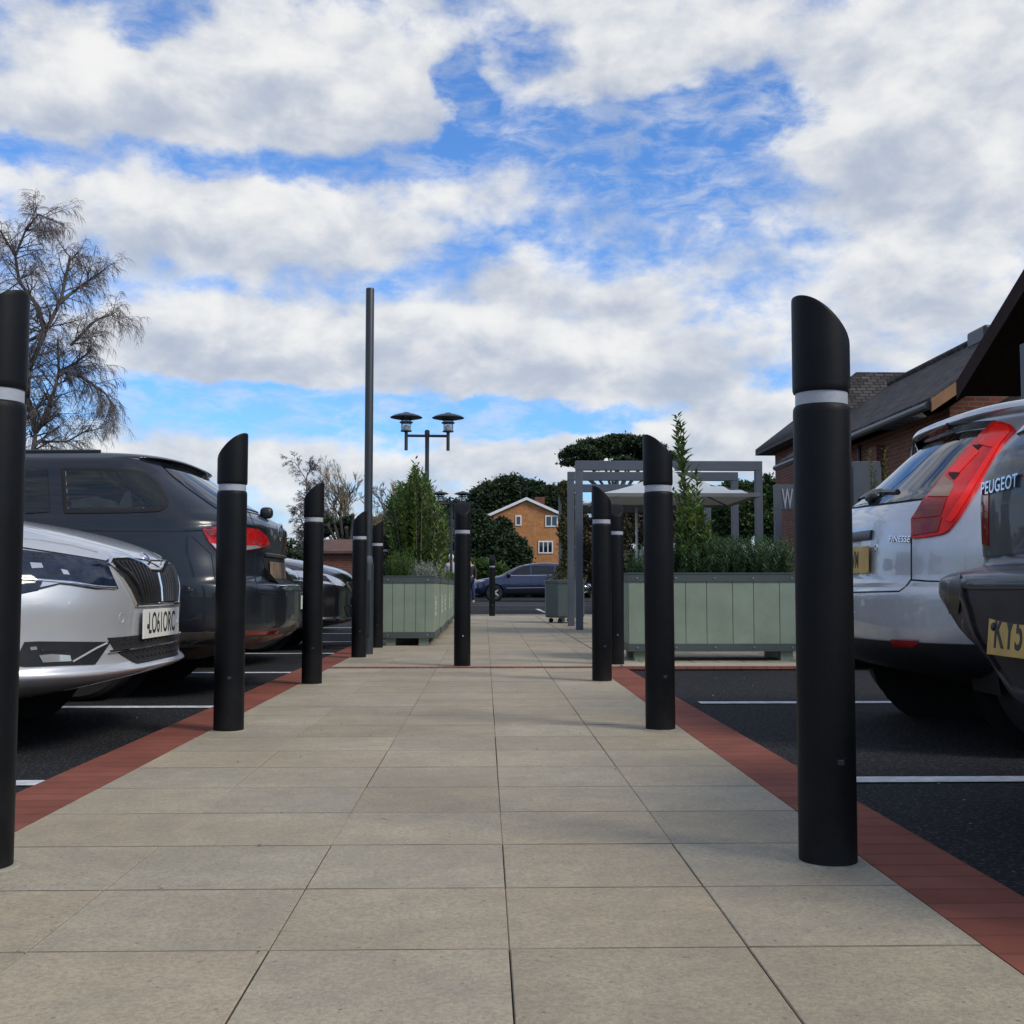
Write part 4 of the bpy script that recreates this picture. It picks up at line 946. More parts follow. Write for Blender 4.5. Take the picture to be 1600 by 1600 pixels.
    def finish(s, spokes=7, rimmat=None):
        for (x, r) in s.wl:
            for sy in (1, -1):
                yw = s.hw - .13; cut = MB(); cut.lathe([(r + .05, sy * (yw - .16)), (r + .05, sy * (yw + .4))] if sy > 0 else [(r + .05, sy * (yw + .4)), (r + .05, sy * (yw - .16))], 40, (x, r), 'y')
                co = cut.build('cutter', None, s.t); b = s.body.modifiers.new('b', 'BOOLEAN'); b.object = co; b.operation = 'DIFFERENCE'; b.solver = 'EXACT'
                bpy.context.view_layer.update()
                me = bpy.data.meshes.new_from_object(s.body.evaluated_get(bpy.context.evaluated_depsgraph_get())); s.body.modifiers.clear(); s.body.data = me
                bpy.data.objects.remove(co)
                v = []; f = []; n = 24
                for k in range(n + 1):
                    a = -.25 + (P + .5) * k / n
                    for yy in (yw - .155, yw + .085): v.append((x + (r + .046) * math.cos(a), sy * yy, r + (r + .046) * math.sin(a)))
                for k in range(n): f.append((2 * k, 2 * k + 1, 2 * k + 3, 2 * k + 2))
                v2 = [(x + (r + .048) * math.cos(2 * P * k / 28), sy * (yw - .154), r + (r + .048) * math.sin(2 * P * k / 28)) for k in range(28)]; m = MB(); m.add(v, f); m.add(v2, [tuple(range(28))])
                link_mesh('wheel_arch', m.v, m.f, seam_m, s.t)
                prof = [(r * .64, -.10), (r * .92, -.105), (r * .985, -.085), (r, -.06), (r, .06), (r * .985, .085), (r * .92, .105), (r * .64, .10)]
                tm = MB().lathe(prof, 44, (0, 0), 'y'); tm.f = tm.f[:-2]; t = tm.build('wheel', tyre, s.t, smooth=True, sharp=R(35), loc=(x, sy * yw, r))
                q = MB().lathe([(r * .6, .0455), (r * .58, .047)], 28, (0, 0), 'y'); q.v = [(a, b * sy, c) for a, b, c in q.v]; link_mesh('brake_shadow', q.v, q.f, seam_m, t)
                q = MB(); q.lathe([(r * .655, .04), (r * .655, .085), (r * .62, .088), (r * .60, .0458), (r * .16, .044), (r * .15, .075), (r * .02, .08)], 40, (0, 0), 'y')
                for k in range(spokes):
                    a = 2 * P * k / spokes; c, si = math.cos(a), math.sin(a); wv_ = .045 * r / .3
                    q.add([(c * r * .1 - si * wv_, .056, si * r * .1 + c * wv_), (c * r * .1 + si * wv_, .056, si * r * .1 - c * wv_), (c * r * .63 + si * wv_ * .6, .06, si * r * .63 - c * wv_ * .6), (c * r * .63 - si * wv_ * .6, .06, si * r * .63 + c * wv_ * .6),
                           (c * r * .1 - si * wv_ * .7, .085, si * r * .1 + c * wv_ * .7), (c * r * .1 + si * wv_ * .7, .085, si * r * .1 - c * wv_ * .7), (c * r * .63 + si * wv_ * .4, .085, si * r * .63 - c * wv_ * .4), (c * r * .63 - si * wv_ * .4, .085, si * r * .63 + c * wv_ * .4)],
                          [(4, 5, 6, 7), (0, 1, 5, 4), (1, 2, 6, 5), (2, 3, 7, 6), (3, 0, 4, 7)])
                if sy < 0: q.v = [(a, -b, c) for a, b, c in q.v]; 
                link_mesh('rim', q.v, q.f, rimmat or alloy, t, smooth=True, sharp=R(30))
    def plate(s, x, y, z, txt, mat, facing, tilt=0., w=.52, h=.111, yaw=0., bolts=(), sx=.62, txoff=0., size=.098):
        """number plate centred at local (x,y,z); facing +1 front, -1 rear"""
        # plate frame: X right as read, Y up, Z out
        out = Vector((facing, 0, 0)); right = Vector((0, 1, 0)) * facing; up = Vector((0, 0, 1))
        Mx = Matrix.Translation((x, y, z)) @ Matrix(((right.x, up.x, out.x, 0), (right.y, up.y, out.y, 0), (right.z, up.z, out.z, 0), (0, 0, 0, 1))) @ Matrix.Rotation(tilt, 4, 'X') @ Matrix.Rotation(yaw, 4, 'Y')
        q = MB().box(-w / 2, -h / 2, -.004, w / 2, h / 2, .002); q.v = [tuple(Mx @ Vector(p)) for p in q.v]; o = q.build('number_plate', mat, s.t, bevel=.0015)
        if txt: place_text('plate_lettering', txt, size, ink, o, Mx @ Matrix.Translation((txoff, -.002, .0024)), .0006, sx, 1.05)
        for (bx, by, bm_) in bolts:
            b = MB().lathe([(.011, .0015), (.009, .006), (.003, .007)], 12); b.v = [tuple(Mx @ (Vector(p) + Vector((bx, by, 0)))) for p in b.v]; b.build('bolt_cap', bm_, o)
        return o
    def badge(s, name, txt, p, mode, size, mat, sx=1., right=(0, -1, 0), depth=.0025, space=1.1):
        h, n = s.hit(p, mode); r_ = Vector(right); r_ = (r_ - n * r_.dot(n)).normalized(); up = n.cross(r_)
        Mx = Matrix.Translation(h + n * .0035) @ Matrix(((r_.x, up.x, n.x, 0), (r_.y, up.y, n.y, 0), (r_.z, up.z, n.z, 0), (0, 0, 0, 1)))
        return place_text(name, txt, size, mat, s.t, Mx, depth, sx, space)
    def disc(s, name, p, mode, rad, mat, mirror=False, parent=None, h=.004, ring=0.):
        q, n = s.hit(p, mode); r_ = Vector((.02, 1, .03)); r_ = (r_ - n * r_.dot(n)).normalized(); u = n.cross(r_); v = []; m = 28
        prof = [(1, -.004), (1, h * .6), (.93, h)] + ([(.93 - ring, h), (.92 - ring, -.001)] if ring else [(0.02, h * 1.25)])
        for (c, e) in prof: v += [tuple(q + (r_ * math.cos(2 * P * k / m) + u * math.sin(2 * P * k / m)) * rad * c + n * e) for k in range(m)]
        f = [(i * m + k, i * m + (k + 1) % m, (i + 1) * m + (k + 1) % m, (i + 1) * m + k) for i in range(len(prof) - 1) for k in range(m)]
        return s.dup(name, v, f, mat, mirror, parent)
    def blob(s, name, c, r, mat, mirror=True, parent=None, flat=1.):
        v = []; f = []; m, n = 16, 10
        for i in range(n + 1):
            a = P * i / n
            for k in range(m):
                b = 2 * P * k / m; x, y, z = math.sin(a) * math.cos(b), math.sin(a) * math.sin(b), math.cos(a)
                pw = lambda q: math.copysign(abs(q) ** .7, q)
                v.append((c[0] + r[0] * pw(x), c[1] + r[1] * pw(y), c[2] + r[2] * pw(z)))
        for i in range(n):
            for k in range(m): f.append((i * m + k, i * m + (k + 1) % m, (i + 1) * m + (k + 1) % m, (i + 1) * m + k))
        return s.dup(name, v, [g[::-1] for g in f], mat, mirror, parent)

silver = M('silver_car_paint', (.50, .52, .54), .42, metal=.5, coat=1., var=.03)
silver_b = M('silver_blue_car_paint', (.50, .53, .57), .36, metal=.55, coat=1., var=.04, dirt=(.13, .12, .105), dz=.1)
grey_p = M('dark_grey_car_paint', (.006, .010, .017), .30, metal=.25, coat=.45, var=.06, dirt=(.026, .026, .025), dz=.0)
dark_blue = M('dusty_dark_blue_car_paint', (.018, .022, .032), .38, metal=.35, coat=.35, var=.25, dirt=(.060, .062, .066), dz=.45, bump=.04, bs=30)
navy = M('navy_car_paint', (.008, .010, .022), .25, metal=.3, coat=1., var=.05)
black_p = M('black_car_paint', (.007, .008, .011), .25, metal=.2, coat=1., var=.05)
blue_p = M('mid_blue_car_paint', (.018, .026, .075), .28, metal=.4, coat=1., var=.05)
valance_dirty = M('muddy_bumper_trim', (.055, .047, .040), .75, var=.4, vs=8, bump=.1, bs=50)

def front_rows(L=4.86, hw=.93, H=1.47, hood=.78):
    k = H / 1.47; j = hood / .78
    return [(.19, L - .40, .7, 3.0, .35, .5, 3, hw * .86), (.24, L - .16, .8, 3.0, .20, .5, 3, hw * .93), (.275, L - .04, .85, 3.1, .12, .5, 3, hw * .965), (.30, L - .005, .86, 3.1, .08, .5, 3, hw * .975),
            (.33, L - .03, .86, 3.1, .05, .5, 3, hw * .98), (.44, L - .035, .88, 3.1, .03, .5, 3, hw * .99), (.54, L - .03, .88, 3.1, .0, .5, 3, hw), (.62, L - .035, .9, 3.0, .02, .5, 3, hw), (.69, L - .055, .95, 2.9, .04, .5, 3, hw * .995),
            (.735, L - .085, 1.0, 2.8, .06, .5, 3, hw * .985), (.773, L - .14, 1.0, 2.8, .07, .5, 3, hw * .975), (.827, L - .29, 1.0, 2.8, .09, .5, 3, hw * .965), (.865, L - .45, 1.0, 2.9, .10, .5, 3, hw * .955), (.903, L - .67, 1.0, 3.0, .11, .5, 3, hw * .945), (.94, L - .98, .9, 3.2, .13, .5, 3, hw * .93),
            (.965, L - 1.22, .7, 3.2, .18, .5, 3, hw * .915), (.995, L - 1.42, .6, 3, .24, .5, 3, hw * .88), (1.10 * k, L - 1.62, .55, 2.8, .42, .5, 3, hw * .835), (1.25 * k, L - 1.92, .55, 2.8, .75, .5, 3, hw * .77),
            (1.37 * k, L - 2.22, .55, 2.8, 1.1, .5, 3, hw * .70), (1.42 * k, L - 2.42, .55, 2.8, 1.35, .5, 2.8, hw * .65), (1.45 * k, L - 2.62, .5, 2.6, 1.6, .5, 2.6, hw * .56), (1.463 * k, L - 2.8, .4, 2.4, 1.8, .4, 2.4, hw * .42), (1.47 * k, L - 3.0, .2, 2.2, 2.0, .2, 2.2, hw * .2)]
def common_glass(c, L, H=1.47, hw=.93, side=True):
    k = H / 1.47
    c.patch('windscreen', [(-.70 * hw / .93, 1.0 * k), (.70 * hw / .93, 1.0 * k), (.58 * hw / .93, 1.385 * k), (-.58 * hw / .93, 1.385 * k)], glass_car, 'front', mirror=False, ds=.04, off=.007)
    if side:
        c.patch('side_window', [(L - 1.75, 1.0 * k), (L - 2.75, 1.0 * k), (L - 2.75, 1.37 * k), (L - 2.45, 1.36 * k)], glass_car, 'side', ds=.04, off=.007)
        c.patch('side_window', [(L - 2.80, 1.0 * k), (L - 3.7, 1.02 * k), (L - 3.45, 1.30 * k), (L - 2.80, 1.37 * k)], glass_car, 'side', ds=.04, off=.007)
# --- silver saloon, left foreground, nose towards the path
sk = Car('parked_car', 'silver car with slatted grille and white front plate, nose to the path at left', 'car', (-1.335 - 4.86, 4.85), 0, front_rows(), silver, 'cars parked nose or tail to the path', wheels=((.95, .33), (3.95, .33)))
common_glass(sk, 4.86)
hl = sk.patch('headlight', [(14, 858), (36, 860), (100, 868), (146, 875), (166, 879), (184, 920), (150, 921), (112, 915), (94, 913), (62, 921), (30, 928), (10, 930)], head_lens, off=.004)
sk.line('headlight_trim', [(30, 905), (60, 907), (112, 911), (150, 917), (180, 919)], chrome, w=.010, h=.008, parent=hl)
sk.patch('headlight_highlight', [(46, 880), (64, 881), (67, 888), (49, 889)], clear_lens, off=.0055, depth=.002, parent=hl)  # pale highlight on the dark lens, put in as a small bright patch
sk.patch('headlight_highlight', [(94, 890), (104, 892), (108, 899), (98, 898)], clear_lens, off=.0055, depth=.002, parent=hl)  # second, smaller lens highlight, also a bright patch
sk.patch('indicator_lens', [(66, 909), (94, 911), (62, 918)], clear_lens, off=.0055, depth=.002, parent=hl)
sk.line('bonnet_gap', [(0, 850), (42, 857), (100, 866), (150, 874), (166, 877), (175, 872), (200, 872), (228, 875), (248, 886), (258, 892)], seam_m, w=.008)
GR = [(-.445, .700), (-.40, .722), (-.27, .728), (-.15, .712), (-.08, .690), (.08, .690), (.15, .712), (.27, .728), (.40, .722), (.445, .700), (.30, .545), (-.30, .545)]
gr = sk.patch('grille', GR, seam_m, 'front', off=.002, mirror=False)
sk.line('grille_frame', GR, chrome, 'front', w=.014, h=.012, mirror=False, closed=True, parent=gr)
for i in range(23):
    y = -.40 + .80 * i / 22; a = abs(y); zt = np.interp(a, [0, .08, .15, .27, .40, .445], [.672, .672, .695, .712, .706, .69]); zb = .556 if a < .29 else .556 + (a - .29) / .155 * .15
    if zt - zb > .02: sk.line('grille_slat', [(y * .80, zb), (y * .93, (zt + zb) / 2), (y, zt)], plastic if abs(y) > 0 else chrome, 'front', w=.009, h=.017, mirror=False, parent=gr)
sk.disc('emblem', (0, .742), 'front', .026, chrome, ring=.18, h=.007)
sk.disc('emblem_centre', (0, .742), 'front', .020, plastic, h=.005)
li = sk.patch('lower_grille', [(-.50, .425), (.50, .425), (.46, .380), (-.46, .380)], seam_m, 'front', off=.004, mirror=False)
lj = sk.patch('lower_grille', [(-.44, .368), (.44, .368), (.30, .315), (-.30, .315)], seam_m, 'front', off=.003, mirror=False)
for row, (z, ww) in enumerate(((.412, .48), (.392, .46), (.358, .42), (.336, .34))):
    n_ = int(ww * 2 / .055)
    for k in range(n_):
        y = -ww + .055 * (k + (.5 if row % 2 else 0)); 
        if abs(y) < ww - .02: sk.line('grille_mesh', [(y, z), (y + .014, z + .009), (y + .036, z + .009), (y + .05, z)], plastic, 'front', w=.005, h=.006, mirror=False, parent=li if row < 2 else lj)
sk.line('chrome_strip', [(-.50, .374), (0, .376), (.50, .374)], chrome, 'front', w=.010, h=.012, mirror=False)
fg = sk.patch('fog_lamp', [(38, 1003), (60, 1002), (172, 1003), (148, 1038), (40, 1042), (20, 1040)], plastic, off=.004)
sk.patch('fog_lamp_lens', [(60, 1024), (80, 1022), (108, 1024), (110, 1033), (66, 1035)], clear_lens, off=.007, parent=fg)
sk.patch('fog_lamp_lens', [(46, 1011), (56, 1010), (57, 1015), (47, 1016)], clear_lens, off=.007, parent=fg); sk.patch('fog_lamp_lens', [(62, 1014), (90, 1012), (100, 1016), (64, 1019)], plastic, off=.007, parent=fg)
sk.line('fog_lamp_trim', [(112, 1034), (150, 1012), (165, 1005)], alloy, w=.006, h=.010, parent=fg)
sk.disc('towing_cover', (190, 966), 'cam', .022, silver, h=.0016, ring=.12)
sk.line('bumper_gap', [(0, 934), (60, 922)], seam_m, w=.004)
sk.line('bonnet_crease', [(20, 838), (60, 842), (110, 850), (150, 860)], silver, w=.03, h=.004)
sk.plate(4.86 - .018, 0, .468, 'LO61ORC', plate_white, 1, bolts=((-.205, -.01, ink), (.232, -.005, white_pl)), sx=.72, size=.118, h=.116)
for zz in ((.455),): pass
sk.blob('door_mirror', (3.25, -1.0, 1.03), (.09, .10, .07), silver)
sk.finish()

# --- dark grey estate, tail towards the path
def rear_rows(L, hw, H, xs_, tail, hoodz=.95):
    """xs_: list of (z, xr, aR, nR, w) for the rear; front part generic"""
    out = []
    for (z, xr, aR, nR, w_) in xs_:
        zz = z / H
        xf, aF = np.interp(z, [.2, .3, .6, .75 * H / 1.5, .85 * H / 1.5, .95 * H / 1.5, 1.0 * H / 1.5, 1.2 * H / 1.5, 1.38 * H / 1.5, .965 * H, H], [L - .35, L - .05, L, L - .12, L - .6, L - 1.1, L - 1.35, L - 1.75, L - 2.1, L - 2.4, L - 2.9]), np.interp(z, [.2, .8, H * .95, H], [.7, .8, .5, .2])
        out.append((z, xf, aF, 2.8, xr, aR, nR, w_))
    return out
pw_ = .915
pa = Car('parked_car', 'dark grey estate car with tail to the path and muddy rear plate', 'car', (-1.19, 7.15), P, rear_rows(4.77, pw_, 1.5, [
    (.20, .45, .5, 3, .76), (.26, .22, .55, 3, .84), (.31, .06, .55, 3, .88), (.36, .02, .55, 3, .90), (.41, .0, .55, 3, .91), (.47, .0, .55, 3, .915), (.58, .0, .55, 3, .915), (.625, .015, .55, 3, .915), (.65, .075, .5, 3, .912), (.68, .10, .48, 3, .91),
    (.80, .105, .50, 2.7, .908), (.90, .09, .52, 2.6, .900), (.97, .085, .52, 2.6, .885), (1.01, .12, .52, 2.6, .865), (1.05, .19, .50, 2.6, .845), (1.132, .32, .48, 2.6, .82), (1.236, .48, .44, 2.7, .78), (1.308, .59, .36, 3, .745), (1.336, .62, .33, 3, .72), (1.348, .585, .33, 3, .70), (1.368, .63, .33, 3, .66), (1.382, .80, .3, 2.8, .60), (1.392, 1.1, .3, 2.6, .50), (1.399, 1.4, .3, 2.4, .38), (1.404, 1.8, .2, 2.2, .2)], 0), grey_p, 'cars parked nose or tail to the path', wheels=((1.02, .335), (3.85, .335)))
seat_m = M('seat_cloth', (.020, .026, .028), .25, var=.3, vs=12)
pa.patch('rear_window', [(-.66, 1.06), (.66, 1.06), (.56, 1.385), (-.56, 1.385)], glass_car, 'rear', mirror=False, ds=.06, off=.004)
dl = pa.patch('side_window', [(98, 733), (160, 734), (212, 737), (230, 742), (245, 755), (261, 783), (260, 789), (248, 797), (200, 799), (103, 800)], glass_car, off=.004)
pa.line('window_trim', [(98, 733), (160, 734), (212, 737), (230, 742), (245, 755), (261, 783), (260, 789), (248, 797), (200, 799), (103, 800)], seam_m, w=.022, h=.005, closed=True, parent=dl)
pa.line('window_seal', [(103, 737), (107, 797), (200, 796), (240, 793)], alloy, w=.0035, h=.004, parent=dl)
pa.patch('rear_seat', [(196, 770), (204, 768), (208, 794), (184, 794)], seat_m, off=.0048, depth=.001, parent=dl); pa.patch('rear_seat', [(112, 782), (150, 776), (182, 784), (186, 794), (112, 794)], seat_m, off=.0048, depth=.001, parent=dl)
pa.patch('side_window', [(40, 730), (74, 731), (78, 800), (40, 803)], glass_car, off=.004)
pa.patch('side_window', [(30, 729), (-60, 724), (-70, 806), (30, 803)], glass_car, off=.004)
pa_red = M('wine_red_lens', (.40, .010, .012), .12, coat=.2, var=.3, vs=20)
tl = pa.patch('tail_light', [(315, 826), (345, 822), (375, 823), (403, 827), (416, 838), (421, 850), (405, 857), (385, 860), (352, 861), (338, 861), (326, 847)], pa_red, off=.006, mirror=False)
pa.patch('tail_light', [(.14, .80), (.42, .86), (.40, .93), (.12, .93)], pa_red, 'side', off=.003, mirror=False)
pa.patch('reversing_lamp', [(329, 849), (345, 851), (352, 847), (375, 853), (398, 852), (408, 855), (385, 859), (352, 860), (339, 860)], clear_lens, off=.0085, depth=.003, parent=tl, mirror=False)
pa.patch('tail_light_inner', [(318, 829), (344, 826), (346, 838), (328, 838)], red_lens_dk, off=.0085, depth=.003, parent=tl, mirror=False)
pa.line('tailgate_gap', [(398, 862), (399, 905), (404, 925), (432, 928)], seam_m, w=.006)
pa.line('tailgate_gap', [(374, 752), (384, 790), (398, 822)], seam_m, w=.006)
pa.line('shoulder_crease', [(40, 822), (180, 826), (300, 826), (330, 824)], grey_p, w=.03, h=.006)
pa.line('bumper_gap', [(300, 838), (330, 866), (336, 905), (350, 912), (398, 918)], seam_m, w=.005)
pa.patch('bumper_trim', [(-.84, .215), (.84, .215), (.88, .375), (-.88, .375)], valance_dirty, 'rear', off=.004, mirror=False, ds=.05)
pa.patch('bumper_trim', [(.02, .24), (.60, .22), (.60, .37), (.02, .37)], valance_dirty, 'side', off=.004, ds=.05)
pa.patch('reflector', [(.34, .345), (.80, .352), (.80, .372), (.34, .362)], red_lens_dk, 'rear', off=.007)
pa.line('exhaust_trim', [(.38, .618), (.0, .622), (-.38, .618)], chrome, 'rear', w=.012, h=.008, mirror=False)
rc = pa.patch('plate_recess', [(-.36, .800), (.36, .800), (.31, .63), (-.31, .63)], seam_m, 'rear', off=.002, mirror=False)
pa.line('boot_handle', [(-.35, .808), (.35, .808)], plastic, 'rear', w=.020, h=.016, mirror=False)
pa.plate(.105 - .012, 0, .712, None, plate_dirty, -1, tilt=-.04)
pa.badge('badge_lettering', 'PASSAT', (.46, .86), 'rear', .034, chrome, right=(0, -1, 0), sx=1.2)
em = pa.disc('emblem', (0, .955), 'rear', .055, chrome, ring=.16, h=.008)
pa.badge('emblem_letters', 'V', (0, .975), 'rear', .050, chrome, right=(0, -1, 0)); pa.badge('emblem_letters', 'W', (0, .938), 'rear', .050, chrome, right=(0, -1, 0))
pa.line('roof_rail', [(3.1, .62), (2.3, .64), (1.5, .635), (1.0, .61)], plastic, 'top', w=.024, h=.016)
pa.blob('wiper_motor', (.17, 0.0, 1.075), (.04, .035, .036), plastic, mirror=False)
pa.line('wiper', [(0, 1.075), (.25, 1.08), (.46, 1.072)], plastic, 'rear', w=.014, h=.010, mirror=False)
pa.line('door_gap', [(1.42, 1.03), (1.42, .80), (1.40, .74)], seam_m, 'side', w=.005)
pa.blob('door_mirror', (3.2, -1.0, 1.03), (.09, .10, .07), grey_p)
pa.patch('windscreen', [(-.66, 1.05), (.66, 1.05), (.56, 1.36), (-.56, 1.36)], glass_car, 'front', mirror=False, ds=.04, off=.007)
pa.finish()

# --- silver hatchback on the right, tall tail lamps
fo = Car('parked_car', 'silver hatchback with tall red tail lamps, tail to the path at right', 'car', (1.50, 4.90), 0, rear_rows(4.17, .85, 1.45, [
    (.22, .50, .5, 3, .70), (.27, .28, .55, 3, .78), (.31, .12, .55, 3, .81), (.36, .04, .55, 3, .825), (.42, .01, .55, 3, .835), (.50, .0, .55, 2.9, .845), (.585, .0, .55, 2.9, .85), (.612, .02, .54, 2.9, .848), (.635, .065, .52, 2.9, .845),
    (.75, .075, .5, 2.9, .845), (.85, .085, .52, 2.7, .84), (.91, .10, .54, 2.6, .83), (.955, .13, .54, 2.5, .815), (1.00, .19, .54, 2.4, .80), (1.10, .31, .52, 2.4, .765), (1.20, .42, .50, 2.4, .73), (1.27, .50, .46, 2.4, .70), (1.30, .51, .44, 2.5, .68), (1.315, .48, .40, 3.0, .675), (1.337, .49, .38, 3.0, .645), (1.37, .62, .4, 2.7, .57), (1.395, .82, .35, 2.5, .46), (1.415, 1.1, .3, 2.4, .32), (1.42, 1.4, .2, 2.2, .18)], 0), silver_b, 'cars parked nose or tail to the path', wheels=((.70, .315), (3.30, .315)))
rw = fo.patch('rear_window', [(1322, 796), (1322, 785), (1340, 769), (1372, 738), (1411, 706), (1441, 694), (1480, 682), (1512, 674), (1540, 672), (1518, 692), (1477, 743), (1448, 779), (1400, 785), (1350, 791)], glass_car, off=.004, mirror=False)
fo.patch('rear_window', [(-.10, .975), (.69, .975), (.60, 1.12), (.50, 1.25), (-.10, 1.27)], glass_car, 'rear', off=.005, mirror=False, ds=.04)
T = fo.patch('tail_light', [(1554, 659), (1568, 661), (1581, 666), (1588, 674), (1580, 682), (1568, 695), (1556, 715), (1544, 738), (1528, 765), (1512, 790), (1500, 809), (1490, 822), (1482, 831), (1472, 836), (1450, 840), (1427, 842), (1426, 812), (1446, 782), (1477, 743), (1500, 716), (1521, 692)], red_lens, off=.010, depth=.014, mirror=False)
fo.patch('tail_light', [(.30, .79), (.50, .80), (.78, 1.20), (.66, 1.22)], red_lens, 'side', off=.003, mirror='far')
fo.patch('lamp_segment', [(1557, 664), (1575, 668), (1580, 674), (1552, 702), (1530, 697)], red_bright, off=.0135, depth=.004, parent=T, mirror=False)
fo.patch('lamp_segment', [(1521, 699), (1532, 709), (1500, 742), (1484, 741)], red_bright, off=.0135, depth=.004, parent=T, mirror=False)
fo.patch('lamp_segment', [(1582, 675), (1564, 696), (1540, 736), (1510, 786), (1494, 812), (1488, 818), (1480, 815), (1500, 785), (1532, 735), (1555, 700), (1576, 678)], red_bright, off=.0145, depth=.004, parent=T, mirror=False)
fo.patch('indicator', [(1477, 747), (1490, 756), (1492, 762), (1484, 779), (1452, 779)], amber_lens, off=.0135, depth=.004, parent=T, mirror=False)
fo.patch('lamp_divider', [(1484, 744), (1502, 742), (1492, 753)], seam_m, off=.0140, depth=.004, parent=T, mirror=False)
fo.patch('lamp_divider', [(1522, 699), (1536, 699), (1529, 706)], seam_m, off=.0140, depth=.004, parent=T, mirror=False)
fo.patch('lamp_segment', [(1445, 783), (1482, 781), (1472, 808), (1429, 812)], red_lens_dk, off=.0135, depth=.004, parent=T, mirror=False)
fo.patch('lamp_segment', [(1429, 814), (1474, 810), (1468, 832), (1430, 838)], red_lens_dk, off=.0135, depth=.004, parent=T, mirror=False)
fo.patch('spoiler_underside', [(1411, 703), (1441, 684), (1482, 664), (1530, 658), (1556, 657), (1540, 668), (1500, 674), (1441, 692)], plastic, off=.004, mirror=False)
fo.patch('brake_lamp', [(1441, 683), (1482, 661), (1485, 672), (1445, 689)], red_lens_dk, off=.008, mirror=False)
ga = fo.line('tailgate_gap', [(1446, 783), (1426, 812), (1424, 842), (1424, 905), (1416, 916), (1405, 924), (1322, 926)], seam_m, w=.007)
fo.line('window_gap', [(1322, 796), (1350, 792), (1400, 786), (1446, 780)], seam_m, w=.006, mirror=False)
fo.line('bumper_gap', [(1424, 906), (1450, 908), (1486, 909), (1530, 912)], seam_m, w=.006)
fo.patch('bumper_insert', [(-.80, .225), (.80, .225), (.835, .41), (-.835, .41)], plastic, 'rear', off=.007, mirror=False, ds=.025, depth=.02)
fo.patch('bumper_insert', [(.05, .26), (.36, .24), (.36, .40), (.05, .41)], plastic, 'side', off=.006, ds=.025, depth=.02)
fo.patch('reflector', [(1394, 998), (1434, 1000), (1437, 1005), (1430, 1010), (1400, 1009)], red_lens_dk, off=.012)
fo.line('plate_handle', [(.36, .828), (-.24, .828)], plastic, 'rear', w=.040, h=.012, mirror=False)
fo.patch('plate_recess', [(-.30, .810), (.34, .810), (.30, .665), (-.27, .665)][::1], silver_b, 'rear', off=.0012, mirror=False)
fo.plate(.062, .0, .728, '    HVM', plate_yellow, -1, tilt=-.03, txoff=.045, sx=.62)
fo.disc('tailgate_lock', (-.290, .775), 'rear', .016, chrome, ring=.25)
fo.badge('badge_lettering', 'FINESSE', (-.475, .800), 'rear', .034, chrome, right=(0, -1, 0), sx=1.15)
wp = fo.blob('wiper_motor', (.17, -.02, 1.0), (.03, .05, .02), plastic, mirror=False)
fo.line('wiper', [(1340, 783), (1355, 777), (1380, 770), (1404, 770)], plastic, w=.020, h=.016, mirror=False)
fo.line('wiper_arm', [(1356, 779), (1370, 772), (1384, 770)], alloy, w=.006, h=.026, mirror=False)
fo.patch('side_window', [(1.0, 1.0), (1.75, .98), (1.75, 1.32), (1.15, 1.31)], glass_car, 'side', ds=.04, off=.007)
fo.patch('side_window', [(1.8, .98), (2.75, .97), (2.35, 1.3), (1.8, 1.32)], glass_car, 'side', ds=.04, off=.007)
fo.patch('windscreen', [(-.6, 1.02), (.6, 1.02), (.5, 1.32), (-.5, 1.32)], glass_car, 'front', mirror=False, ds=.04, off=.007)
fo.blob('door_mirror', (2.75, -.93, 1.0), (.09, .09, .065), silver_b)
MB().lathe([(.028, .45), (.03, .0)], 16).build('exhaust', plastic, fo.t, loc=(.12, .35, .27)).rotation_euler = (0, R(90), 0)
fo.finish()

# --- dusty dark hatchback at the right edge
pe = Car('parked_car', 'dusty dark blue grey hatchback with PEUGEOT lettering cut off at the right edge', 'car', (1.24, 2.50), 0, rear_rows(3.85, .88, 1.43, [
    (.20, .50, .5, 2.8, .66), (.25, .30, .5, 2.8, .72), (.29, .14, .5, 2.8, .76), (.34, .08, .5, 2.8, .79), (.41, .05, .5, 2.8, .81), (.50, .01, .38, 3.2, .845), (.555, .0, .34, 3.4, .875), (.60, -.01, .32, 3.5, .89), (.635, -.005, .30, 3.5, .882), (.655, .03, .28, 3.5, .86), (.668, .085, .24, 3.6, .81), (.675, .11, .22, 3.8, .79),
    (.70, .12, .18, 4., .765), (.80, .12, .16, 4.2, .755), (.90, .125, .16, 4.2, .755), (.96, .14, .18, 4.0, .75), (1.02, .18, .2, 3.6, .745), (1.15, .30, .22, 3.2, .70), (1.28, .50, .3, 2.8, .63), (1.35, .60, .3, 2.8, .58), (1.39, .75, .3, 2.6, .50), (1.41, .95, .3, 2.4, .40), (1.43, 1.3, .2, 2.2, .2)], 0), dark_blue, 'cars parked nose or tail to the path', wheels=((.72, .30), (3.1, .30)))
pe.patch('rear_window', [(-.58, 1.03), (.58, 1.03), (.5, 1.30), (-.5, 1.30)], glass_car, 'rear', mirror=False, ds=.04, off=.007)
pe.patch('tailgate_panel', [(-.69, .700), (.69, .700), (.70, .93), (.64, .985), (-.64, .985), (-.70, .93)], M('dusty_tailgate', (.022, .027, .036), .42, metal=.3, coat=.3, var=.45, vs=5, dirt=(.075, .078, .08), dz=.6), 'rear', mirror=False, ds=.05, off=.003)
pe.patch('tail_light', [(1536, 772), (1547, 770), (1547, 853), (1537, 850)], red_lens_dk, off=.005)
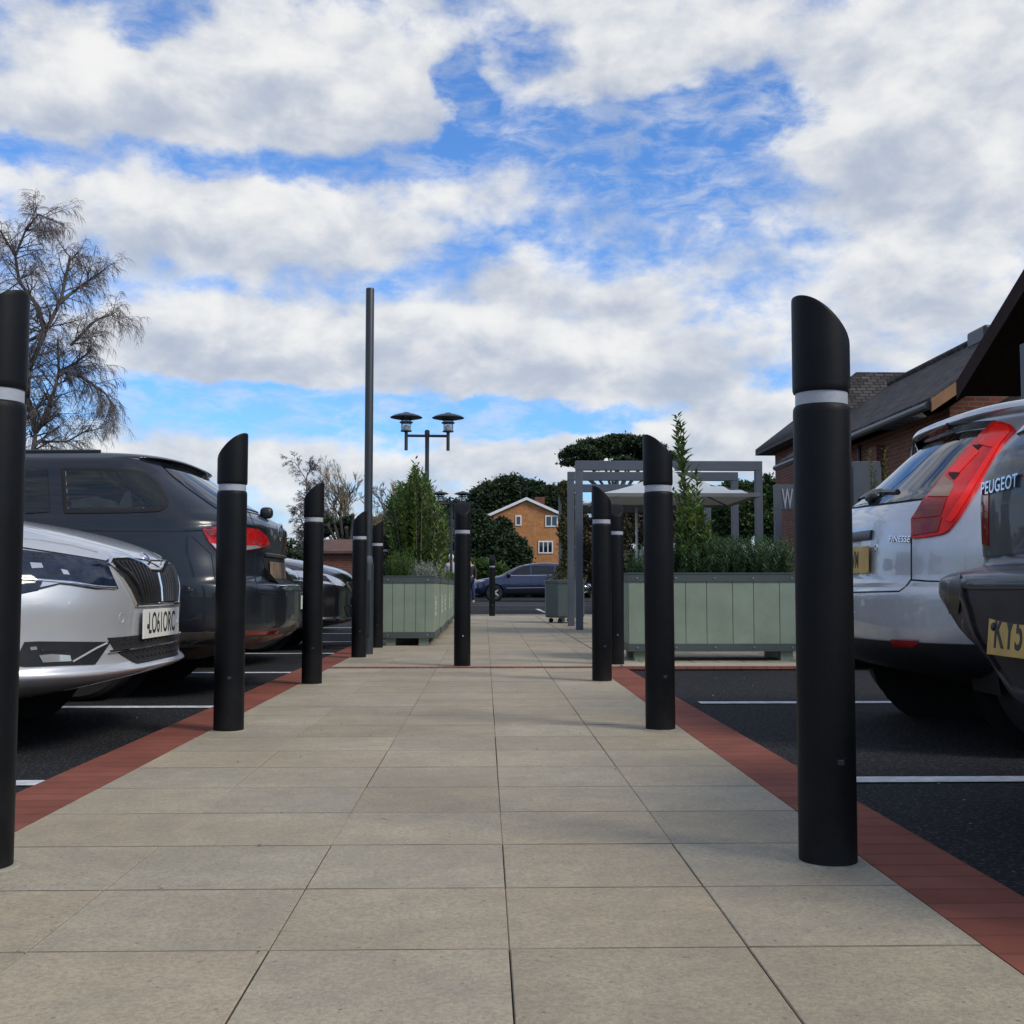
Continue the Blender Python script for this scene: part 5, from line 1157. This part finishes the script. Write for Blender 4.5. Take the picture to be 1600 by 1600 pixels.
pe.patch('plate_recess', [(-.40, .612), (.40, .612), (.40, .40), (.33, .37), (-.33, .37), (-.40, .40)][::1], M('recess_plastic', (.018, .020, .026), .6, var=.4, vs=9), 'rear', off=.003, mirror=False)
pe.line('recess_lip', [(.44, .625), (.44, .40), (.36, .355), (-.36, .355), (-.44, .40), (-.44, .625)], dark_blue, 'rear', w=.03, h=.012, mirror=False, closed=True)
pe.plate(.002, .045, .507, 'KY5', plate_yellow, -1, tilt=-.10, txoff=-.155, bolts=((-.235, .012, ink),), sx=.72, size=.118, w=.53, h=.113)
pe.badge('badge_lettering', 'PEUGEOT', (.505, .885), 'rear', .050, chrome, right=(0, -1, 0), sx=1.1, depth=.004)
pe.patch('corner_trim', [(1488, 908), (1502, 898), (1505, 925), (1500, 958), (1486, 958), (1481, 940)], plastic, off=.006)
pe.patch('lower_trim', [(-.76, .215), (.76, .215), (.79, .30), (-.79, .30)], dark_blue, 'rear', off=.005, mirror=False, ds=.04)
pe.patch('side_window', [(.95, .98), (1.7, .96), (1.65, 1.27), (1.1, 1.27)], glass_car, 'side', ds=.04, off=.007); pe.patch('side_window', [(1.75, .96), (2.45, .95), (2.1, 1.25), (1.75, 1.27)], glass_car, 'side', ds=.04, off=.007)
pe.patch('windscreen', [(-.58, .98), (.58, .98), (.5, 1.28), (-.5, 1.28)], glass_car, 'front', mirror=False, ds=.04, off=.007)
pe.finish()

# --- the two dark cars beyond, noses to the path
def nose_car(loc, rz, paint, label, L=4.5, hw=.9, H=1.45, hood=.80, group='cars parked nose or tail to the path', name='parked_car', det=True, spokes=6):
    c = Car(name, label, 'car', loc, rz, front_rows(L, hw, H, hood), paint, group, wheels=((.85, .32), (L - .9, .32)), NF=14, NS=12, sub=3)
    common_glass(c, L, H, hw)
    h = c.patch('headlight', [(-.84, .66), (-.52, .62), (-.46, .64), (-.62, .735), (-.80, .775), (-.865, .77)], clear_lens, 'front', off=.004, ds=.04)
    c.patch('headlight_lens', [(-.78, .68), (-.66, .66), (-.66, .72), (-.76, .74)], head_lens, 'front', off=.008, ds=.04, parent=h)
    g = c.patch('grille', [(-.40, .66), (.40, .66), (.32, .56), (-.32, .56)], seam_m, 'front', off=.005, mirror=False, ds=.04)
    c.line('grille_frame', [(-.40, .66), (.40, .66), (.32, .56), (-.32, .56)], chrome, 'front', w=.02, h=.012, mirror=False, closed=True, parent=g)
    c.patch('lower_grille', [(-.5, .42), (.5, .42), (.42, .32), (-.42, .32)], seam_m, 'front', off=.005, mirror=False, ds=.04)
    c.plate(L + .0, 0, .49, None, plate_white, 1)
    c.line('bonnet_gap', [(L - .35, -.72), (L - 1.2, -.80)], seam_m, 'top', w=.008)
    c.blob('door_mirror', (L - 1.6, -hw - .07, 1.0), (.09, .09, .065), paint)
    c.finish(spokes); return c
nose_car((-1.50 - 4.5, 9.5), 0, navy, 'navy car mostly hidden behind the grey estate, chrome grille edge showing', hood=.83)
nose_car((-1.30 - 4.4, 11.85), 0, black_p, 'black car with pale headlamp showing between two left bollards', L=4.4, hood=.82)
nose_car((-1.9 - 4.4, 16.3), 0, silver, 'silver car farther back whose pale roof shows beyond the black car', L=4.4, hood=.80)
nose_car((4.55 + .45, 63 + 4.2), -P / 2, navy, 'small dark car far away on the road between the pergola posts', L=4.2, hood=.78, group='cars far off beyond the path')

# --- blue crossover crossing beyond the path
su = Car('parked_car', 'blue crossover seen side on beyond the end of the path', 'car', (4.02, 50.9), P, [
    (.26, 4.30, .6, 2.8, .30, .5, 3, .80), (.34, 4.50, .7, 2.8, .12, .5, 3, .87), (.50, 4.57, .7, 2.8, .03, .5, 3, .905), (.70, 4.57, .75, 2.8, .0, .5, 3, .915), (.85, 4.50, .8, 2.8, .03, .5, 3, .91), (.95, 4.30, .9, 2.8, .08, .5, 3, .90), (1.03, 3.90, .9, 3, .12, .5, 3, .885), (1.09, 3.55, .7, 3, .16, .5, 3, .865),
    (1.13, 3.40, .6, 3, .20, .5, 3, .84), (1.30, 3.05, .55, 3, .35, .5, 3, .79), (1.50, 2.62, .55, 3, .55, .5, 3, .72), (1.60, 2.30, .55, 2.8, .62, .5, 3, .67), (1.65, 2.0, .5, 2.6, .75, .5, 2.6, .60), (1.68, 1.7, .4, 2.4, 1.0, .4, 2.4, .45), (1.69, 1.5, .2, 2.2, 1.2, .2, 2.2, .2)], blue_p, 'cars far off beyond the path', wheels=((.85, .36), (3.62, .36)), NF=14, NS=12, sub=3)
for poly in ([(2.95, 1.14), (2.05, 1.14), (2.05, 1.54), (2.45, 1.54)], [(1.98, 1.14), (1.05, 1.15), (1.0, 1.52), (1.98, 1.54)], [(.95, 1.16), (.50, 1.20), (.62, 1.45), (.93, 1.51)]): su.patch('side_window', poly, glass_car, 'side', ds=.04, off=.007)
su.line('window_trim', [(2.98, 1.115), (2.0, 1.115), (.5, 1.15)], chrome, 'side', w=.02, h=.01)
su.line('sill_trim', [(3.0, .42), (1.5, .42)], plastic, 'side', w=.14, h=.012)
su.line('body_crease', [(3.1, .56), (1.4, .58)], chrome, 'side', w=.02, h=.008)
su.line('door_gap', [(2.01, 1.1), (2.01, .45)], seam_m, 'side', w=.012); su.line('door_gap', [(2.98, 1.1), (2.98, .45)], seam_m, 'side', w=.012)
su.patch('windscreen', [(-.68, 1.14), (.68, 1.14), (.58, 1.56), (-.58, 1.56)], glass_car, 'front', mirror=False, ds=.04, off=.007)
su.patch('headlight', [(4.50, .80), (4.2, .84), (4.0, .90), (4.35, .90)], clear_lens, 'side', ds=.05)
su.blob('door_mirror', (3.0, -.98, 1.14), (.10, .10, .075), plastic)
su.finish(5)
def van(loc, rz, paint, label):
    c = Car('van', label, 'van', loc, rz, [(.30, 4.6, .5, 3, .1, .3, 4, .85), (.5, 4.75, .5, 3, .0, .3, 4, .93), (.95, 4.65, .5, 3, .0, .3, 4, .95), (1.10, 4.2, .5, 3, .02, .3, 4, .94), (1.2, 3.9, .5, 3, .03, .3, 4, .93), (1.75, 3.35, .5, 3, .05, .3, 4, .88), (1.92, 3.1, .4, 3, .08, .3, 4, .84), (2.0, 2.9, .4, 3, .15, .3, 3, .78), (2.03, 2.6, .3, 3, .4, .3, 3, .6)], paint, 'vans beyond the planter', wheels=((.9, .33), (3.9, .33)), NF=12, NS=10, sub=3)
    c.patch('windscreen', [(-.72, 1.22), (.72, 1.22), (.64, 1.72), (-.64, 1.72)], glass_car, 'front', mirror=False, ds=.04, off=.007)
    c.patch('side_window', [(3.75, 1.2), (3.0, 1.2), (3.0, 1.68), (3.35, 1.68)], glass_car, 'side', ds=.04, off=.007); c.patch('side_window', [(2.8, 1.2), (1.6, 1.2), (1.6, 1.68), (2.8, 1.68)], glass_car, 'side', ds=.04, off=.007)
    c.finish(5)
van((12.6, 33.5), P, M('dark_slate_paint', (.05, .06, .09), .35, coat=.6), 'dark slate van beyond the pergola between its right post and the sign')
van((6.2, 35.0 + 4.7), -P / 2, M('white_van_paint', (.6, .62, .65), .35, coat=.6), 'white van glimpsed behind the slim laurel')

# ------------------------------------------------------------------ people far down the path
def person(loc, rz, label, coat, trousers, hair, h=1.7):
    k = h / 1.75
    J = [(0, 0, .95), (0, 0, 1.12), (0, .0, 1.38), (0, .01, 1.50), (0, .02, 1.60), (0, .03, 1.72),
         (.10, 0, .90), (.12, .10, .50), (.12, .02, .10), (.12, .16, .04), (-.10, 0, .90), (-.12, -.08, .50), (-.12, -.24, .12), (-.12, -.10, .05),
         (.19, 0, 1.42), (.25, -.03, 1.14), (.24, .12, .92), (.24, .17, .84), (-.19, 0, 1.42), (-.25, .02, 1.14), (-.24, .10, .92), (-.24, .14, .84)]
    E = [(0, 1), (1, 2), (2, 3), (3, 4), (4, 5), (0, 6), (6, 7), (7, 8), (8, 9), (0, 10), (10, 11), (11, 12), (12, 13), (2, 14), (14, 15), (15, 16), (16, 17), (2, 18), (18, 19), (19, 20), (20, 21)]
    Rr = [.15, .15, .16, .06, .09, .075, .095, .065, .045, .04, .095, .065, .045, .04, .07, .05, .038, .035, .07, .05, .038, .035]
    t = thing('person', label, 'person', loc, rz)
    def skin(name, vi, rad, mat):
        m = {a: i for i, a in enumerate(vi)}; me = bpy.data.meshes.new(name); me.from_pydata([tuple(c * k for c in J[i]) for i in vi], [(m[a], m[b]) for a, b in E if a in m and b in m], [])
        o = bpy.data.objects.new(name, me); COL.objects.link(o); sk_ = o.modifiers.new('s', 'SKIN'); o.modifiers.new('u', 'SUBSURF').levels = 1; o.modifiers['u'].render_levels = 1
        for i, a in enumerate(vi): me.skin_vertices[0].data[i].radius = (Rr[a] * rad * k, Rr[a] * rad * k)
        me.skin_vertices[0].data[0].use_root = True; me.materials.append(mat)
        bpy.context.view_layer.update(); m2 = bpy.data.meshes.new_from_object(o.evaluated_get(bpy.context.evaluated_depsgraph_get())); bpy.data.objects.remove(o)
        m2.materials.clear(); m2.materials.append(mat); m2.name = name; m2.polygons.foreach_set('use_smooth', [True] * len(m2.polygons)); q = bpy.data.objects.new(name, m2); COL.objects.link(q); q.parent = t; return q
    skin('body', list(range(22)), 1., M('skin', (.45, .27, .2), .6)); skin('coat', [0, 1, 2, 14, 15, 16, 18, 19, 20], 1.16, coat); skin('trousers', [0, 6, 7, 8, 10, 11, 12], 1.14, trousers)
    v = MB().lathe([(.02, 1.60), (.085, 1.62), (.10, 1.68), (.095, 1.75), (.06, 1.80), (.01, 1.815)], 14); v.v = [(x * k, (y + .045 if y < .03 else y * .6 + .03) * k, z * k) for x, y, z in v.v]; v.build('hair', hair, t, smooth=True)
    return t
person((-1.13, 38.5, .0), R(20), 'white haired person in a grey jacket beside the left planters', M('grey_jacket', (.30, .31, .36), .8), M('dark_trousers', (.02, .022, .03), .8), M('white_hair', (.7, .7, .68), .8), 1.66)
person((-.56, 41.0, .0), R(170), 'person in dark coat and blue jeans half hidden behind the middle bollard', M('dark_coat', (.015, .015, .02), .8), M('blue_jeans', (.03, .05, .13), .8), M('dark_hair', (.02, .015, .012), .7), 1.65)
